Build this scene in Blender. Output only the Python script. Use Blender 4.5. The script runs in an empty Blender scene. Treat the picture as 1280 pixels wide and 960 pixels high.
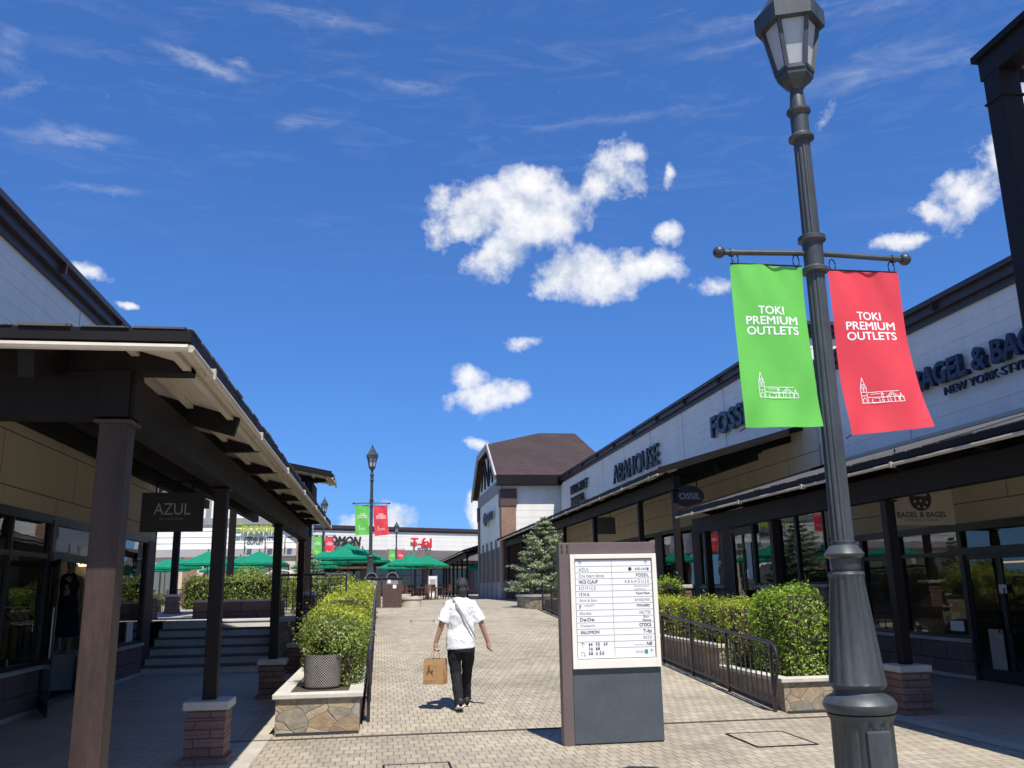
import bpy, bmesh, math, random
import numpy as np
from mathutils import Vector, Matrix
random.seed(7); RNG = np.random.default_rng(7)
PI = math.pi; R = math.radians
scene = bpy.context.scene
COL = scene.collection

# ------------------------------------------------------------------ materials
def new_mat(name):
    m = bpy.data.materials.new(name); m.use_nodes = True
    nt = m.node_tree; nt.nodes.clear()
    out = nt.nodes.new('ShaderNodeOutputMaterial'); b = nt.nodes.new('ShaderNodeBsdfPrincipled')
    nt.links.new(b.outputs[0], out.inputs[0])
    return m, nt, b
def N(nt, t, **kw):
    n = nt.nodes.new(t)
    for k, v in kw.items():
        if k in n.inputs: n.inputs[k].default_value = v
        else: setattr(n, k, v)
    return n
def math_n(nt, op, a, b=None, c=None):
    n = nt.nodes.new('ShaderNodeMath'); n.operation = op
    for i, v in enumerate((a, b, c)):
        if v is None: continue
        if isinstance(v, (int, float)): n.inputs[i].default_value = v
        else: nt.links.new(v, n.inputs[i])
    return n.outputs[0]
def mixc(nt, fac, a, b, mode='MIX'):
    n = nt.nodes.new('ShaderNodeMix'); n.data_type = 'RGBA'; n.blend_type = mode
    for i, v in ((0, fac), (6, a), (7, b)):
        if isinstance(v, (int, float)): n.inputs[i].default_value = v
        elif isinstance(v, tuple): n.inputs[i].default_value = (*v[:3], 1)
        else: nt.links.new(v, n.inputs[i])
    return n.outputs[2]
def ramp(nt, fac, stops):
    n = nt.nodes.new('ShaderNodeValToRGB'); e = n.color_ramp.elements
    while len(e) < len(stops): e.new(0.5)
    for el, (p, c) in zip(e, stops):
        el.position = p; el.color = (*c, 1) if isinstance(c, tuple) else (c, c, c, 1)
    nt.links.new(fac, n.inputs[0]); return n.outputs[0]
def pos(nt, scale=(1, 1, 1), rot=(0, 0, 0), local=False):
    if local: src = nt.nodes.new('ShaderNodeTexCoord').outputs['Object']
    else: src = nt.nodes.new('ShaderNodeNewGeometry').outputs['Position']
    mp = nt.nodes.new('ShaderNodeMapping'); mp.inputs['Scale'].default_value = scale; mp.inputs['Rotation'].default_value = rot
    nt.links.new(src, mp.inputs[0]); return mp.outputs[0]
def noise(nt, vec, scale, detail=4, rough=.55, dist=0):
    n = N(nt, 'ShaderNodeTexNoise', Scale=scale, Detail=detail, Roughness=rough, Distortion=dist)
    nt.links.new(vec, n.inputs['Vector']); return n
def bump(nt, b, h, strength=.4, dist=.01):
    n = N(nt, 'ShaderNodeBump', Strength=strength, Distance=dist)
    nt.links.new(h, n.inputs['Height']); nt.links.new(n.outputs[0], b.inputs['Normal'])

def plain(name, col, rough=.6, metal=0, var=.25, scale=3.0, bmp=0.0, local=True, spec=.5, streak=False):
    """painted / cast surface with blotchy wear"""
    m, nt, b = new_mat(name)
    v = pos(nt, (1, 1, .25) if streak else (1, 1, 1), local=local)
    n1 = noise(nt, v, scale, 6, .65); n2 = noise(nt, v, scale * 9, 3, .6)
    f = math_n(nt, 'ADD', math_n(nt, 'MULTIPLY', n1.outputs[0], .7), math_n(nt, 'MULTIPLY', n2.outputs[0], .3))
    lo = tuple(c * (1 - var) for c in col); hi = tuple(min(1, c * (1 + var)) for c in col)
    c = ramp(nt, f, [(.3, lo), (.7, hi)])
    nt.links.new(c, b.inputs['Base Color'])
    r = math_n(nt, 'MULTIPLY_ADD', n1.outputs[0], .25, rough - .12)
    nt.links.new(r, b.inputs['Roughness'])
    b.inputs['Metallic'].default_value = metal; b.inputs['Specular IOR Level'].default_value = spec
    if bmp: bump(nt, b, n2.outputs[0], bmp, .01)
    return m

def bricks(name, c1, c2, mortar, w, h, plane, msize=.012, rough=.85, bmp=.6, dirt=.35, local=False, offset=.5, squash=1):
    m, nt, b = new_mat(name)
    p = pos(nt, local=local)
    if plane != 'xy':
        s = N(nt, 'ShaderNodeSeparateXYZ'); nt.links.new(p, s.inputs[0])
        cb = N(nt, 'ShaderNodeCombineXYZ')
        if plane == 'side':   # works on any vertical face: x+y along, z up
            nt.links.new(math_n(nt, 'ADD', s.outputs[0], s.outputs[1]), cb.inputs[0])
        nt.links.new(s.outputs[2], cb.inputs[1]); p = cb.outputs[0]
    wob = noise(nt, p, 6, 2)
    wv = N(nt, 'ShaderNodeVectorMath', operation='MULTIPLY_ADD')
    nt.links.new(wob.outputs['Color'], wv.inputs[0]); wv.inputs[1].default_value = (.012, .012, 0); nt.links.new(p, wv.inputs[2])
    br = N(nt, 'ShaderNodeTexBrick'); br.offset = offset; br.squash = squash
    br.inputs['Scale'].default_value = 1; br.inputs['Brick Width'].default_value = w; br.inputs['Row Height'].default_value = h
    br.inputs['Mortar Size'].default_value = msize; br.inputs['Mortar Smooth'].default_value = .3
    br.inputs['Color1'].default_value = (*c1, 1); br.inputs['Color2'].default_value = (*c2, 1); br.inputs['Mortar'].default_value = (*mortar, 1)
    br.inputs['Bias'].default_value = -.1
    nt.links.new(wv.outputs[0], br.inputs['Vector'])
    n1 = noise(nt, p, .55, 5, .6); n2 = noise(nt, p, 28, 4, .6); n3 = noise(nt, p, 3.1, 4, .65)
    d = math_n(nt, 'ADD', math_n(nt, 'MULTIPLY', n1.outputs[0], .45), math_n(nt, 'ADD', math_n(nt, 'MULTIPLY', n2.outputs[0], .2), math_n(nt, 'MULTIPLY', n3.outputs[0], .35)))
    g = ramp(nt, d, [(.32, 1 - dirt), (.68, 1 + dirt * .55)])
    if plane == 'xy':   # worn and stained patches, spots of old gum
        n4 = noise(nt, p, .23, 6, .7, 1.2); g = mixc(nt, 1, g, ramp(nt, n4.outputs[0], [(.34, (.80, .79, .77)), (.5, (1, 1, 1)), (.62, (1.08, 1.06, 1.02))]), 'MULTIPLY')
        vs = N(nt, 'ShaderNodeTexVoronoi', Scale=1.1); nt.links.new(p, vs.inputs['Vector']); g = mixc(nt, 1, g, ramp(nt, vs.outputs['Distance'], [(.025, .72), (.04, 1.0)]), 'MULTIPLY')
    c = mixc(nt, 1.0, br.outputs['Color'], g, 'MULTIPLY')
    nt.links.new(c, b.inputs['Base Color']); b.inputs['Roughness'].default_value = rough
    hgt = math_n(nt, 'MULTIPLY_ADD', n2.outputs[0], .35, math_n(nt, 'SUBTRACT', 1, br.outputs['Fac']))
    bump(nt, b, hgt, bmp, .008)
    return m

def rubble(name, scale=3.9):
    """crazy-paving stone facing: irregular slabs in tan, ochre and grey with mortar joints"""
    m, nt, b = new_mat(name)
    p = pos(nt, (1, 1, 1.35)); w = noise(nt, p, 2.2, 3)
    wv = N(nt, 'ShaderNodeVectorMath', operation='MULTIPLY_ADD')
    nt.links.new(w.outputs['Color'], wv.inputs[0]); wv.inputs[1].default_value = (.16, .16, .16); nt.links.new(p, wv.inputs[2])
    v1 = N(nt, 'ShaderNodeTexVoronoi', Scale=scale); v2 = N(nt, 'ShaderNodeTexVoronoi', Scale=scale); v2.feature = 'DISTANCE_TO_EDGE'
    for v in (v1, v2): nt.links.new(wv.outputs[0], v.inputs['Vector'])
    s = N(nt, 'ShaderNodeSeparateColor'); nt.links.new(v1.outputs['Color'], s.inputs[0])
    base = ramp(nt, s.outputs[0], [(0, (.30, .22, .13)), (.25, (.36, .29, .20)), (.45, (.22, .21, .17)), (.62, (.42, .33, .20)), (.8, (.26, .19, .13)), (1, (.34, .33, .28))])
    n2 = noise(nt, p, 9, 6, .7, .6)
    c = mixc(nt, 1, base, ramp(nt, n2.outputs[0], [(.3, .62), (.7, 1.3)]), 'MULTIPLY')
    e = ramp(nt, v2.outputs['Distance'], [(.008, 0.0), (.026, 1.0)])
    c = mixc(nt, e, (.24, .21, .17), c)
    nt.links.new(c, b.inputs['Base Color']); b.inputs['Roughness'].default_value = .85
    bump(nt, b, math_n(nt, 'MULTIPLY_ADD', n2.outputs[0], .4, e), .8, .02)
    return m

def leaf_mat(name, dark, light, extra=None):
    m, nt, b = new_mat(name)
    g = N(nt, 'ShaderNodeNewGeometry')
    stops = [(0, (.13, .085, .035)), (.035, dark), (.55, tuple((a + c) / 2 for a, c in zip(dark, light))), (.9, light), (1, extra or light)]
    c = ramp(nt, g.outputs['Random Per Island'], stops)
    n = noise(nt, pos(nt), 1.7, 3)
    c = mixc(nt, 1, c, ramp(nt, n.outputs[0], [(.3, .62), (.7, 1.3)]), 'MULTIPLY')
    nt.links.new(c, b.inputs['Base Color']); b.inputs['Roughness'].default_value = .5
    b.inputs['Specular IOR Level'].default_value = .35
    tr = N(nt, 'ShaderNodeBsdfTranslucent'); nt.links.new(c, tr.inputs[0])
    mx = N(nt, 'ShaderNodeMixShader'); mx.inputs[0].default_value = .28
    nt.links.new(b.outputs[0], mx.inputs[1]); nt.links.new(tr.outputs[0], mx.inputs[2])
    nt.links.new(mx.outputs[0], [x for x in nt.nodes if x.type == 'OUTPUT_MATERIAL'][0].inputs[0])
    return m

def glass_mat(name, tint=(.5, .55, .55), ior=1.9):
    m, nt, b = new_mat(name)
    t = N(nt, 'ShaderNodeBsdfTransparent'); t.inputs[0].default_value = (*tint, 1)
    gl = N(nt, 'ShaderNodeBsdfGlossy'); gl.inputs['Roughness'].default_value = .01
    gl.inputs[0].default_value = (.92, .95, .97, 1)
    lw = N(nt, 'ShaderNodeLayerWeight', Blend=.5); f0 = ((ior - 1) / (ior + 1)) ** 2
    fr = math_n(nt, 'MULTIPLY_ADD', math_n(nt, 'POWER', lw.outputs['Facing'], 5.0), 1 - f0, f0)
    w = noise(nt, pos(nt), .9, 2)
    bp = N(nt, 'ShaderNodeBump', Strength=.05, Distance=.05); nt.links.new(w.outputs[0], bp.inputs['Height'])
    nt.links.new(bp.outputs[0], gl.inputs['Normal'])
    mx = N(nt, 'ShaderNodeMixShader'); nt.links.new(fr, mx.inputs[0])
    nt.links.new(t.outputs[0], mx.inputs[1]); nt.links.new(gl.outputs[0], mx.inputs[2])
    nt.links.new(mx.outputs[0], [x for x in nt.nodes if x.type == 'OUTPUT_MATERIAL'][0].inputs[0])
    return m

def emit_mat(name, col, s):
    m, nt, b = new_mat(name); b.inputs['Base Color'].default_value = (*col, 1)
    b.inputs['Emission Color'].default_value = (*col, 1); b.inputs['Emission Strength'].default_value = s
    return m

def cloth_mat(name, col, rough=.75, trans=0.0, wr=.0):
    m, nt, b = new_mat(name)
    v = pos(nt, local=True)
    n1 = noise(nt, v, 2.5, 5, .6); n2 = noise(nt, v, 240, 2)
    c = mixc(nt, 1, tuple(col), ramp(nt, n1.outputs[0], [(.3, .9), (.7, 1.06)]), 'MULTIPLY')
    nt.links.new(c, b.inputs['Base Color']); b.inputs['Roughness'].default_value = rough; b.inputs['Specular IOR Level'].default_value = .25
    if wr:
        n3 = noise(nt, pos(nt, (1, 1, .45), local=True), 9, 3, .5, 1.2)
        bump(nt, b, n3.outputs[0], wr, .03)
    if trans:
        tr = N(nt, 'ShaderNodeBsdfTranslucent'); nt.links.new(c, tr.inputs[0])
        mx = N(nt, 'ShaderNodeMixShader'); mx.inputs[0].default_value = trans
        nt.links.new(b.outputs[0], mx.inputs[1]); nt.links.new(tr.outputs[0], mx.inputs[2])
        nt.links.new(mx.outputs[0], [x for x in nt.nodes if x.type == 'OUTPUT_MATERIAL'][0].inputs[0])
    return m

M = {}
M['paver'] = bricks('paver_brick', (.405, .355, .275), (.315, .280, .218), (.195, .17, .135), .115, .21, 'xy', .008, .85, .5, .42)
M['arcade_paver'] = bricks('arcade_paver_brick', (.52, .46, .39), (.42, .375, .33), (.24, .21, .19), .21, .07, 'xy', .008, .6, .4, .3)
M['kerb'] = plain('kerb_concrete', (.40, .37, .31), .85, 0, .25, 1.5, .3, False)
M['conc'] = plain('cap_concrete', (.50, .48, .43), .8, 0, .22, 2.2, .3, False)
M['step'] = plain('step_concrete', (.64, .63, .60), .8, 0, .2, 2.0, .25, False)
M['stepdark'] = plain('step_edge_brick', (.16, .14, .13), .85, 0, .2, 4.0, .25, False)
M['ground'] = plain('bare_ground', (.24, .22, .19), .9, 0, .3, .15, .2, False)
M['rubble'] = rubble('crazy_paving_stone')
M['siding'] = plain('white_siding', (.76, .75, .70), .6, 0, .10, 1.4, .05, False, .4, True)
M['beige'] = plain('beige_panel', (.57, .50, .38), .7, 0, .10, .9, .08, False, .3, True)
M['joint'] = plain('panel_joint', (.10, .085, .06), .8)
M['brown'] = plain('sunlit_brown_steel', (.044, .028, .023), .55, 0, .6, 4.5, .08, True, .3, True)  # lighter copy of the post steel for the sunlit, weathered front post
M['shadebrown'] = plain('shaded_brown_steel', (.014, .0095, .0095), .55, 0, .3, 2.5, .05, True, .25, True)  # same post steel darkened, with the shade put into its colour
M['drain'] = plain('rusty_drain', (.10, .07, .06), .8)
M['dark'] = plain('dark_steel', (.0095, .0080, .0088), .6, 0, .3, 2.0, .05, True, .2, True)
M['cornice'] = plain('cornice_brown', (.048, .031, .033), .45, 0, .2, 1.5, .03, False, .5)
M['soffit'] = plain('soffit_board', (.50, .45, .38), .75, 0, .14, 1.2, .1, False, .3)
M['gutter'] = plain('gutter_paint', (.45, .41, .34), .5, 0, .15, 2.0, .03, False)
M['shingle'] = bricks('roof_shingle', (.105, .10, .10), (.075, .07, .072), (.04, .04, .04), .33, .14, 'xy', .008, .9, .6, .4)
M['roofred'] = bricks('tower_shingle', (.050, .028, .028), (.038, .022, .023), (.02, .013, .014), .5, .2, 'side', .012, .85, .6, .45)
M['pedestal'] = bricks('pedestal_stone', (.27, .155, .125), (.20, .125, .105), (.10, .075, .065), .33, .085, 'side', .008, .9, 1.0, .4)
M['baseblock'] = bricks('base_stone_block', (.24, .15, .135), (.19, .13, .12), (.09, .07, .065), .75, .30, 'side', .012, .9, .8, .35)
M['brickwall'] = bricks('pilaster_brick', (.33, .185, .12), (.26, .14, .095), (.25, .2, .16), .22, .075, 'side', .01, .9, .5, .3)
M['brownpanel'] = plain('brown_wall_panel', (.085, .05, .045), .6, 0, .2, 1.5, .05, False)
M['greypanel'] = plain('grey_plinth', (.22, .24, .27), .7, 0, .15, 1.2, .1, False)
M['timber'] = plain('grey_timber', (.27, .26, .27), .7, 0, .15, 1.5, .1, False)
M['greyband'] = plain('grey_band', (.38, .36, .36), .7, 0, .12, .8, .05, False)
M['glass'] = glass_mat('shop_glass')
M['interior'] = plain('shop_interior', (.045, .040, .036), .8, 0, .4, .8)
M['frame'] = plain('window_frame', (.025, .024, .028), .4, 0, .2, 3)
M['lamp'] = plain('lamp_iron', (.044, .053, .060), .46, .0, .45, 6, .08, True, .5, True)
M['frost'] = plain('lamp_frosted_glass', (.42, .45, .46), .35, 0, .08, 3)
M['green'] = cloth_mat('banner_green', (.165, .60, .105), .55, .18)
M['red'] = cloth_mat('banner_red', (.80, .07, .095), .55, .18)
M['white'] = plain('white_print', (.86, .86, .86), .6, 0, .03, 3)
M['signwhite'] = plain('sign_face_white', (.80, .81, .82), .4, 0, .04, 2)
M['signcream'] = plain('sign_frame_cream', (.78, .76, .68), .5, 0, .06, 2)
M['signbrown'] = plain('sign_brown', (.135, .10, .098), .5, 0, .12, 2, .03)
M['signgrey'] = plain('sign_slate_panel', (.068, .083, .10), .5, 0, .22, 2.4, .03)
M['ink'] = plain('black_ink', (.03, .03, .035), .6, 0, .1)
M['inkgrey'] = plain('grey_ink', (.22, .22, .23), .6, 0, .1)
M['inkteal'] = plain('teal_ink', (.05, .22, .30), .6, 0, .1)
M['navy'] = plain('navy_letter', (.016, .021, .058), .4, 0, .15)
M['blackletter'] = plain('black_letter', (.025, .026, .03), .4, 0, .15)
M['blueletter'] = plain('slate_blue_letter', (.030, .040, .062), .4, 0, .15)
M['redletter'] = plain('red_letter', (.62, .02, .035), .4, 0, .1)
M['limeletter'] = plain('lime_letter', (.33, .42, .05), .5, 0, .1)
M['silver'] = plain('silver_letter', (.36, .36, .38), .35, .6, .1)
M['board'] = plain('dark_sign_board', (.016, .017, .026), .5, 0, .2)
M['maroon'] = plain('maroon_sign', (.045, .022, .022), .45, 0, .2)
M['greyboard'] = plain('grey_sign_board', (.16, .15, .14), .6, 0, .1)
M['tanboard'] = plain('pale_sign_board', (.42, .38, .30), .6, 0, .1)
M['umb'] = cloth_mat('umbrella_green', (.008, .26, .15), .7, .25)
M['wood'] = plain('brown_slat_wood', (.13, .065, .04), .6, 0, .35, 6, .1, True, .4, True)
M['binwood'] = plain('bin_wood', (.085, .055, .048), .65, 0, .35, 7, .1, True, .4, True)
M['chrome'] = plain('brushed_steel', (.55, .56, .57), .3, .9, .1, 4)
M['pale'] = plain('pale_stone_bench', (.52, .46, .38), .85, 0, .2, 3, .3)
M['soil'] = plain('planter_soil', (.07, .05, .035), .95, 0, .4, 6, .6, False)
M['pot'] = None
M['leafA'] = leaf_mat('hedge_leaf', (.16, .22, .02), (.44, .50, .045), (.60, .58, .10))
M['leafB'] = leaf_mat('shrub_leaf', (.10, .15, .03), (.29, .37, .07), (.48, .50, .22))
M['leafC'] = leaf_mat('bright_shrub_leaf', (.13, .22, .02), (.31, .50, .045), (.46, .62, .10))
M['leafD'] = leaf_mat('dark_hedge_leaf', (.06, .10, .02), (.24, .31, .05), (.46, .46, .15))
M['needle'] = leaf_mat('spruce_needle', (.16, .21, .12), (.42, .48, .28), (.58, .60, .38))
M['twig'] = plain('shaded_core_brown', (.05, .042, .022), .9, 0, .4, 5)  # brown of the plant cores, kept dark to stand in for inner shade
M['bark'] = plain('bark', (.09, .065, .045), .95, 0, .35, 8, .6)
M['rail'] = plain('rail_steel', (.035, .030, .040), .35, .3, .2, 3)
M['skin'] = plain('skin', (.46, .27, .19), .55, 0, .08, 6, .05)
M['hair'] = plain('black_hair', (.022, .022, .026), .55, 0, .4, 40, .6)
M['shirt'] = cloth_mat('white_cotton', (.80, .80, .83), .85, 0, .55)
M['trousers'] = cloth_mat('black_cotton', (.016, .017, .022), .85, 0, .45)
M['strap'] = plain('grey_strap', (.36, .38, .36), .7)
M['kraft'] = cloth_mat('kraft_paper', (.42, .255, .12), .7, .05, .35)
M['shoe'] = plain('black_shoe', (.02, .02, .022), .6)
M['dummy'] = plain('mannequin_skin', (.42, .33, .25), .5, 0, .05)
M['dress'] = cloth_mat('navy_dress', (.02, .028, .06), .8, 0, .4)
M['yellow'] = cloth_mat('yellow_garment', (.42, .27, .03), .8, 0, .4)
M['pink'] = cloth_mat('pale_garment', (.42, .30, .27), .8, 0, .4)
M['plinth'] = plain('white_plinth', (.48, .50, .47), .6, 0, .06)
M['asph'] = plain('asphalt_hill', (.05, .07, .05), .9, 0, .4, .02)
M['lit'] = emit_mat('lit_letters', (1.0, .82, .5), 2.2)
M['strip'] = emit_mat('warm_counter_lamp', (1.0, .48, .16), .8)

def woven(name):
    m, nt, b = new_mat(name)
    p = pos(nt, local=True)
    s = N(nt, 'ShaderNodeSeparateXYZ'); nt.links.new(p, s.inputs[0])
    a = math_n(nt, 'ARCTAN2', s.outputs[1], s.outputs[0])
    u = math_n(nt, 'SINE', math_n(nt, 'MULTIPLY', a, 44)); v = math_n(nt, 'SINE', math_n(nt, 'MULTIPLY', s.outputs[2], 190))
    w = math_n(nt, 'MULTIPLY', u, v)
    n = noise(nt, p, 6, 4)
    c = mixc(nt, 1, ramp(nt, w, [(0, (.20, .185, .165)), (.5, (.30, .28, .25)), (1, (.36, .34, .30))]), ramp(nt, n.outputs[0], [(.3, .8), (.7, 1.15)]), 'MULTIPLY')
    nt.links.new(c, b.inputs['Base Color']); b.inputs['Roughness'].default_value = .8
    bump(nt, b, w, .9, .012); return m
M['pot'] = woven('woven_planter')

# ------------------------------------------------------------------ mesh builder
class MB:
    def __init__(s): s.v = []; s.f = []; s.smooth = False
    def quad(s, *p):
        i = len(s.v); s.v += [tuple(q) for q in p]; s.f.append(tuple(range(i, i + len(p)))); return s
    def box(s, a, b):
        x0, x1 = sorted((a[0], b[0])); y0, y1 = sorted((a[1], b[1])); z0, z1 = sorted((a[2], b[2]))
        i = len(s.v)
        s.v += [(x0, y0, z0), (x1, y0, z0), (x1, y1, z0), (x0, y1, z0), (x0, y0, z1), (x1, y0, z1), (x1, y1, z1), (x0, y1, z1)]
        s.f += [tuple(i + k for k in q) for q in ((0, 3, 2, 1), (4, 5, 6, 7), (0, 1, 5, 4), (1, 2, 6, 5), (2, 3, 7, 6), (3, 0, 4, 7))]; return s
    def beam(s, p, q, w, h, up=(0, 0, 1), w2=None, h2=None):
        """bar from p to q, w wide, h high"""
        p, q = Vector(p), Vector(q); d = (q - p).normalized(); sd = d.cross(Vector(up))
        if sd.length < 1e-5: sd = d.cross(Vector((1, 0, 0)))
        sd.normalize(); u = sd.cross(d).normalized(); i = len(s.v)
        for o, ww, hh in ((p, w, h), (q, w2 or w, h2 or h)):
            for a, b in ((-1, -1), (1, -1), (1, 1), (-1, 1)): s.v.append(tuple(o + sd * (a * ww / 2) + u * (b * hh / 2)))
        s.f += [tuple(i + k for k in qd) for qd in ((3, 2, 1, 0), (4, 5, 6, 7), (0, 1, 5, 4), (1, 2, 6, 5), (2, 3, 7, 6), (3, 0, 4, 7))]; return s
    def tube(s, pts, r, n=8, caps=True):
        pts = [Vector(p) for p in pts]; rs = r if isinstance(r, (list, tuple)) else [r] * len(pts); i0 = len(s.v); ref = None
        for k, p in enumerate(pts):
            d = (pts[min(k + 1, len(pts) - 1)] - pts[max(k - 1, 0)]).normalized()
            if ref is None: ref = Vector((0, 0, 1)) if abs(d.z) < .9 else Vector((1, 0, 0))
            a = d.cross(ref)
            if a.length < 1e-4: a = d.cross(Vector((0, 1, 0)))
            a.normalize(); b = a.cross(d).normalized(); ref = d.cross(a) if False else ref
            for j in range(n):
                t = 2 * PI * j / n; s.v.append(tuple(p + (a * math.cos(t) + b * math.sin(t)) * rs[k]))
        for k in range(len(pts) - 1):
            for j in range(n):
                s.f.append((i0 + k * n + j, i0 + k * n + (j + 1) % n, i0 + (k + 1) * n + (j + 1) % n, i0 + (k + 1) * n + j))
        if caps:
            s.f.append(tuple(i0 + j for j in reversed(range(n)))); s.f.append(tuple(i0 + (len(pts) - 1) * n + j for j in range(n)))
        return s
    def lathe(s, prof, n=24, c=(0, 0, 0), phase=0, fl=None, sx=1, sy=1):
        """prof: (r, z[, flute depth])"""
        i0 = len(s.v)
        for p in prof:
            for j in range(n):
                t = 2 * PI * j / n + phase; r = p[0]
                if len(p) > 2 and fl: r -= p[2] * max(0, math.cos(fl * t)) ** .7 if math.cos(fl * t) > 0 else 0
                s.v.append((c[0] + r * math.cos(t) * sx, c[1] + r * math.sin(t) * sy, c[2] + p[1]))
        for k in range(len(prof) - 1):
            for j in range(n):
                s.f.append((i0 + k * n + j, i0 + k * n + (j + 1) % n, i0 + (k + 1) * n + (j + 1) % n, i0 + (k + 1) * n + j))
        s.f.append(tuple(i0 + j for j in reversed(range(n)))); s.f.append(tuple(i0 + (len(prof) - 1) * n + j for j in range(n)))
        return s
    def ball(s, c, r, n=12, m=8, sc=(1, 1, 1)):
        i0 = len(s.v)
        for k in range(m + 1):
            ph = PI * k / m
            for j in range(n):
                t = 2 * PI * j / n
                s.v.append((c[0] + r * sc[0] * math.sin(ph) * math.cos(t), c[1] + r * sc[1] * math.sin(ph) * math.sin(t), c[2] - r * sc[2] * math.cos(ph)))
        for k in range(m):
            for j in range(n): s.f.append((i0 + k * n + j, i0 + k * n + (j + 1) % n, i0 + (k + 1) * n + (j + 1) % n, i0 + (k + 1) * n + j))
        return s
    def prism(s, poly, z0, z1):
        n = len(poly); i = len(s.v)
        s.v += [(x, y, z0) for x, y in poly] + [(x, y, z1) for x, y in poly]
        s.f.append(tuple(i + k for k in reversed(range(n)))); s.f.append(tuple(i + n + k for k in range(n)))
        for k in range(n): s.f.append((i + k, i + (k + 1) % n, i + n + (k + 1) % n, i + n + k))
        return s
    def loft(s, rings, caps=True):
        n = len(rings[0]); i0 = len(s.v)
        for r in rings: s.v += [tuple(p) for p in r]
        for k in range(len(rings) - 1):
            for j in range(n): s.f.append((i0 + k * n + j, i0 + k * n + (j + 1) % n, i0 + (k + 1) * n + (j + 1) % n, i0 + (k + 1) * n + j))
        if caps:
            s.f.append(tuple(i0 + j for j in reversed(range(n)))); s.f.append(tuple(i0 + (len(rings) - 1) * n + j for j in range(n)))
        return s
    def mesh(s, name):
        me = bpy.data.meshes.new(name); me.from_pydata(s.v, [], s.f); me.update(); return me
    def build(s, name, mat, parent=None, smooth=None, bevel=0, fix=True):
        me = s.mesh(name)
        if fix:
            bm = bmesh.new(); bm.from_mesh(me); bmesh.ops.recalc_face_normals(bm, faces=bm.faces); bm.to_mesh(me); bm.free()
        return link(name, me, mat, parent, s.smooth if smooth is None else smooth, bevel)
def wloc(o):
    v = Vector((0, 0, 0))
    while o is not None: v = v + o.location; o = o.parent
    return v
def link(name, me, mat, parent=None, smooth=False, bevel=0):
    """mesh data is in world coordinates; it is moved into the parent's frame (parents are unrotated while building)"""
    o = bpy.data.objects.new(name, me); COL.objects.link(o)
    if mat: me.materials.append(M[mat] if isinstance(mat, str) else mat)
    if parent:
        o.parent = parent; me.transform(Matrix.Translation(-wloc(parent)))
    if smooth:
        for p in me.polygons: p.use_smooth = True
        if smooth == 'auto':
            try: me.set_sharp_from_angle(angle=R(35))
            except Exception: pass
    if bevel:
        b = o.modifiers.new('edge', 'BEVEL'); b.width = bevel; b.segments = 2; b.limit_method = 'ANGLE'; b.angle_limit = R(40)
    return o
def tag(o, label, cat, group=None, kind=None):
    if label: o['label'] = label
    if cat: o['category'] = cat
    if group: o['group'] = group
    if kind: o['kind'] = kind
    return o
def thing(name, label, cat, loc=(0, 0, 0), group=None):
    o = bpy.data.objects.new(name, None); COL.objects.link(o); o.location = loc; o.empty_display_size = .2
    return tag(o, label, cat, group)
def struct(o, kind='structure'): o['kind'] = kind; return o
def dup(root, loc=None, rz=None, label=None):
    r = root.copy(); COL.objects.link(r)
    if loc is not None: r.location = loc
    if rz is not None: r.rotation_euler.z = rz
    if label: r['label'] = label
    for ch in list(root.children):
        c = ch.copy(); COL.objects.link(c); c.parent = r
        for g in ch.children:
            d = g.copy(); COL.objects.link(d); d.parent = c
    return r

# ------------------------------------------------------------------ lettering (Blender's built-in font turned into mesh)
def text_geo(s, bold=0.0, extrude=0.0, shear=0.0, space=1.0):
    cu = bpy.data.curves.new('lettering', 'FONT'); cu.body = s; cu.offset = bold; cu.extrude = extrude; cu.shear = shear
    cu.space_character = space; cu.resolution_u = 4
    o = bpy.data.objects.new('lettering', cu); COL.objects.link(o)
    dg = bpy.context.evaluated_depsgraph_get(); ev = o.evaluated_get(dg); me = ev.to_mesh()
    vs = [tuple(v.co) for v in me.vertices]; fs = [tuple(p.vertices) for p in me.polygons]
    ev.to_mesh_clear(); bpy.data.objects.remove(o); bpy.data.curves.remove(cu)
    a = np.array(vs) if vs else np.zeros((0, 3)); return a, fs
def text_into(mb, s, org, d, up, w=None, h=None, bold=0.0, depth=0.0, shear=0.0, space=1.0, align='L', fn=None):
    """lay text with its bottom-left (L/C/R) at org, along d, up; scaled to height h (and width w if given); depth along d x up"""
    if bold:      # heavier strokes: the same outline laid a few times, each a hair off and a hair lower
        dv, uv = Vector(d), Vector(up); nv = dv.cross(uv); hh = h or .1; st = (.0012 if depth else .00025)
        for i, (a, b) in enumerate(((0, 0), (1, 0), (-1, 0), (0, 1), (0, -1), (.7, .7), (-.7, -.7), (.7, -.7), (-.7, .7))):
            text_into(mb, s, Vector(org) + (dv * a + uv * b) * bold * 2.2 * hh - nv * st * i, d, up, w, h, 0.0, depth, shear, space, align, fn)
        return mb
    a, fs = text_geo(s, 0.0, .5 if depth else 0, shear, space)
    if not len(a): return mb
    lo, hi = a.min(0), a.max(0); sh = h / (hi[1] - lo[1]) if h else w / (hi[0] - lo[0]); sw = w / (hi[0] - lo[0]) if w else sh
    d, up, org = Vector(d), Vector(up), Vector(org); n = d.cross(up)
    W = (hi[0] - lo[0]) * sw; off = {'L': 0, 'C': -W / 2, 'R': -W}[align]; i0 = len(mb.v)
    for x, y, z in a:
        u, v = (x - lo[0]) * sw + off, (y - lo[1]) * sh
        p = org + d * u + up * v + n * ((z + .5) * depth if depth else 0)
        mb.v.append(tuple(fn(p)) if fn else tuple(p))
    mb.f += [tuple(i0 + k for k in f) for f in fs]
    return mb
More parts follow.
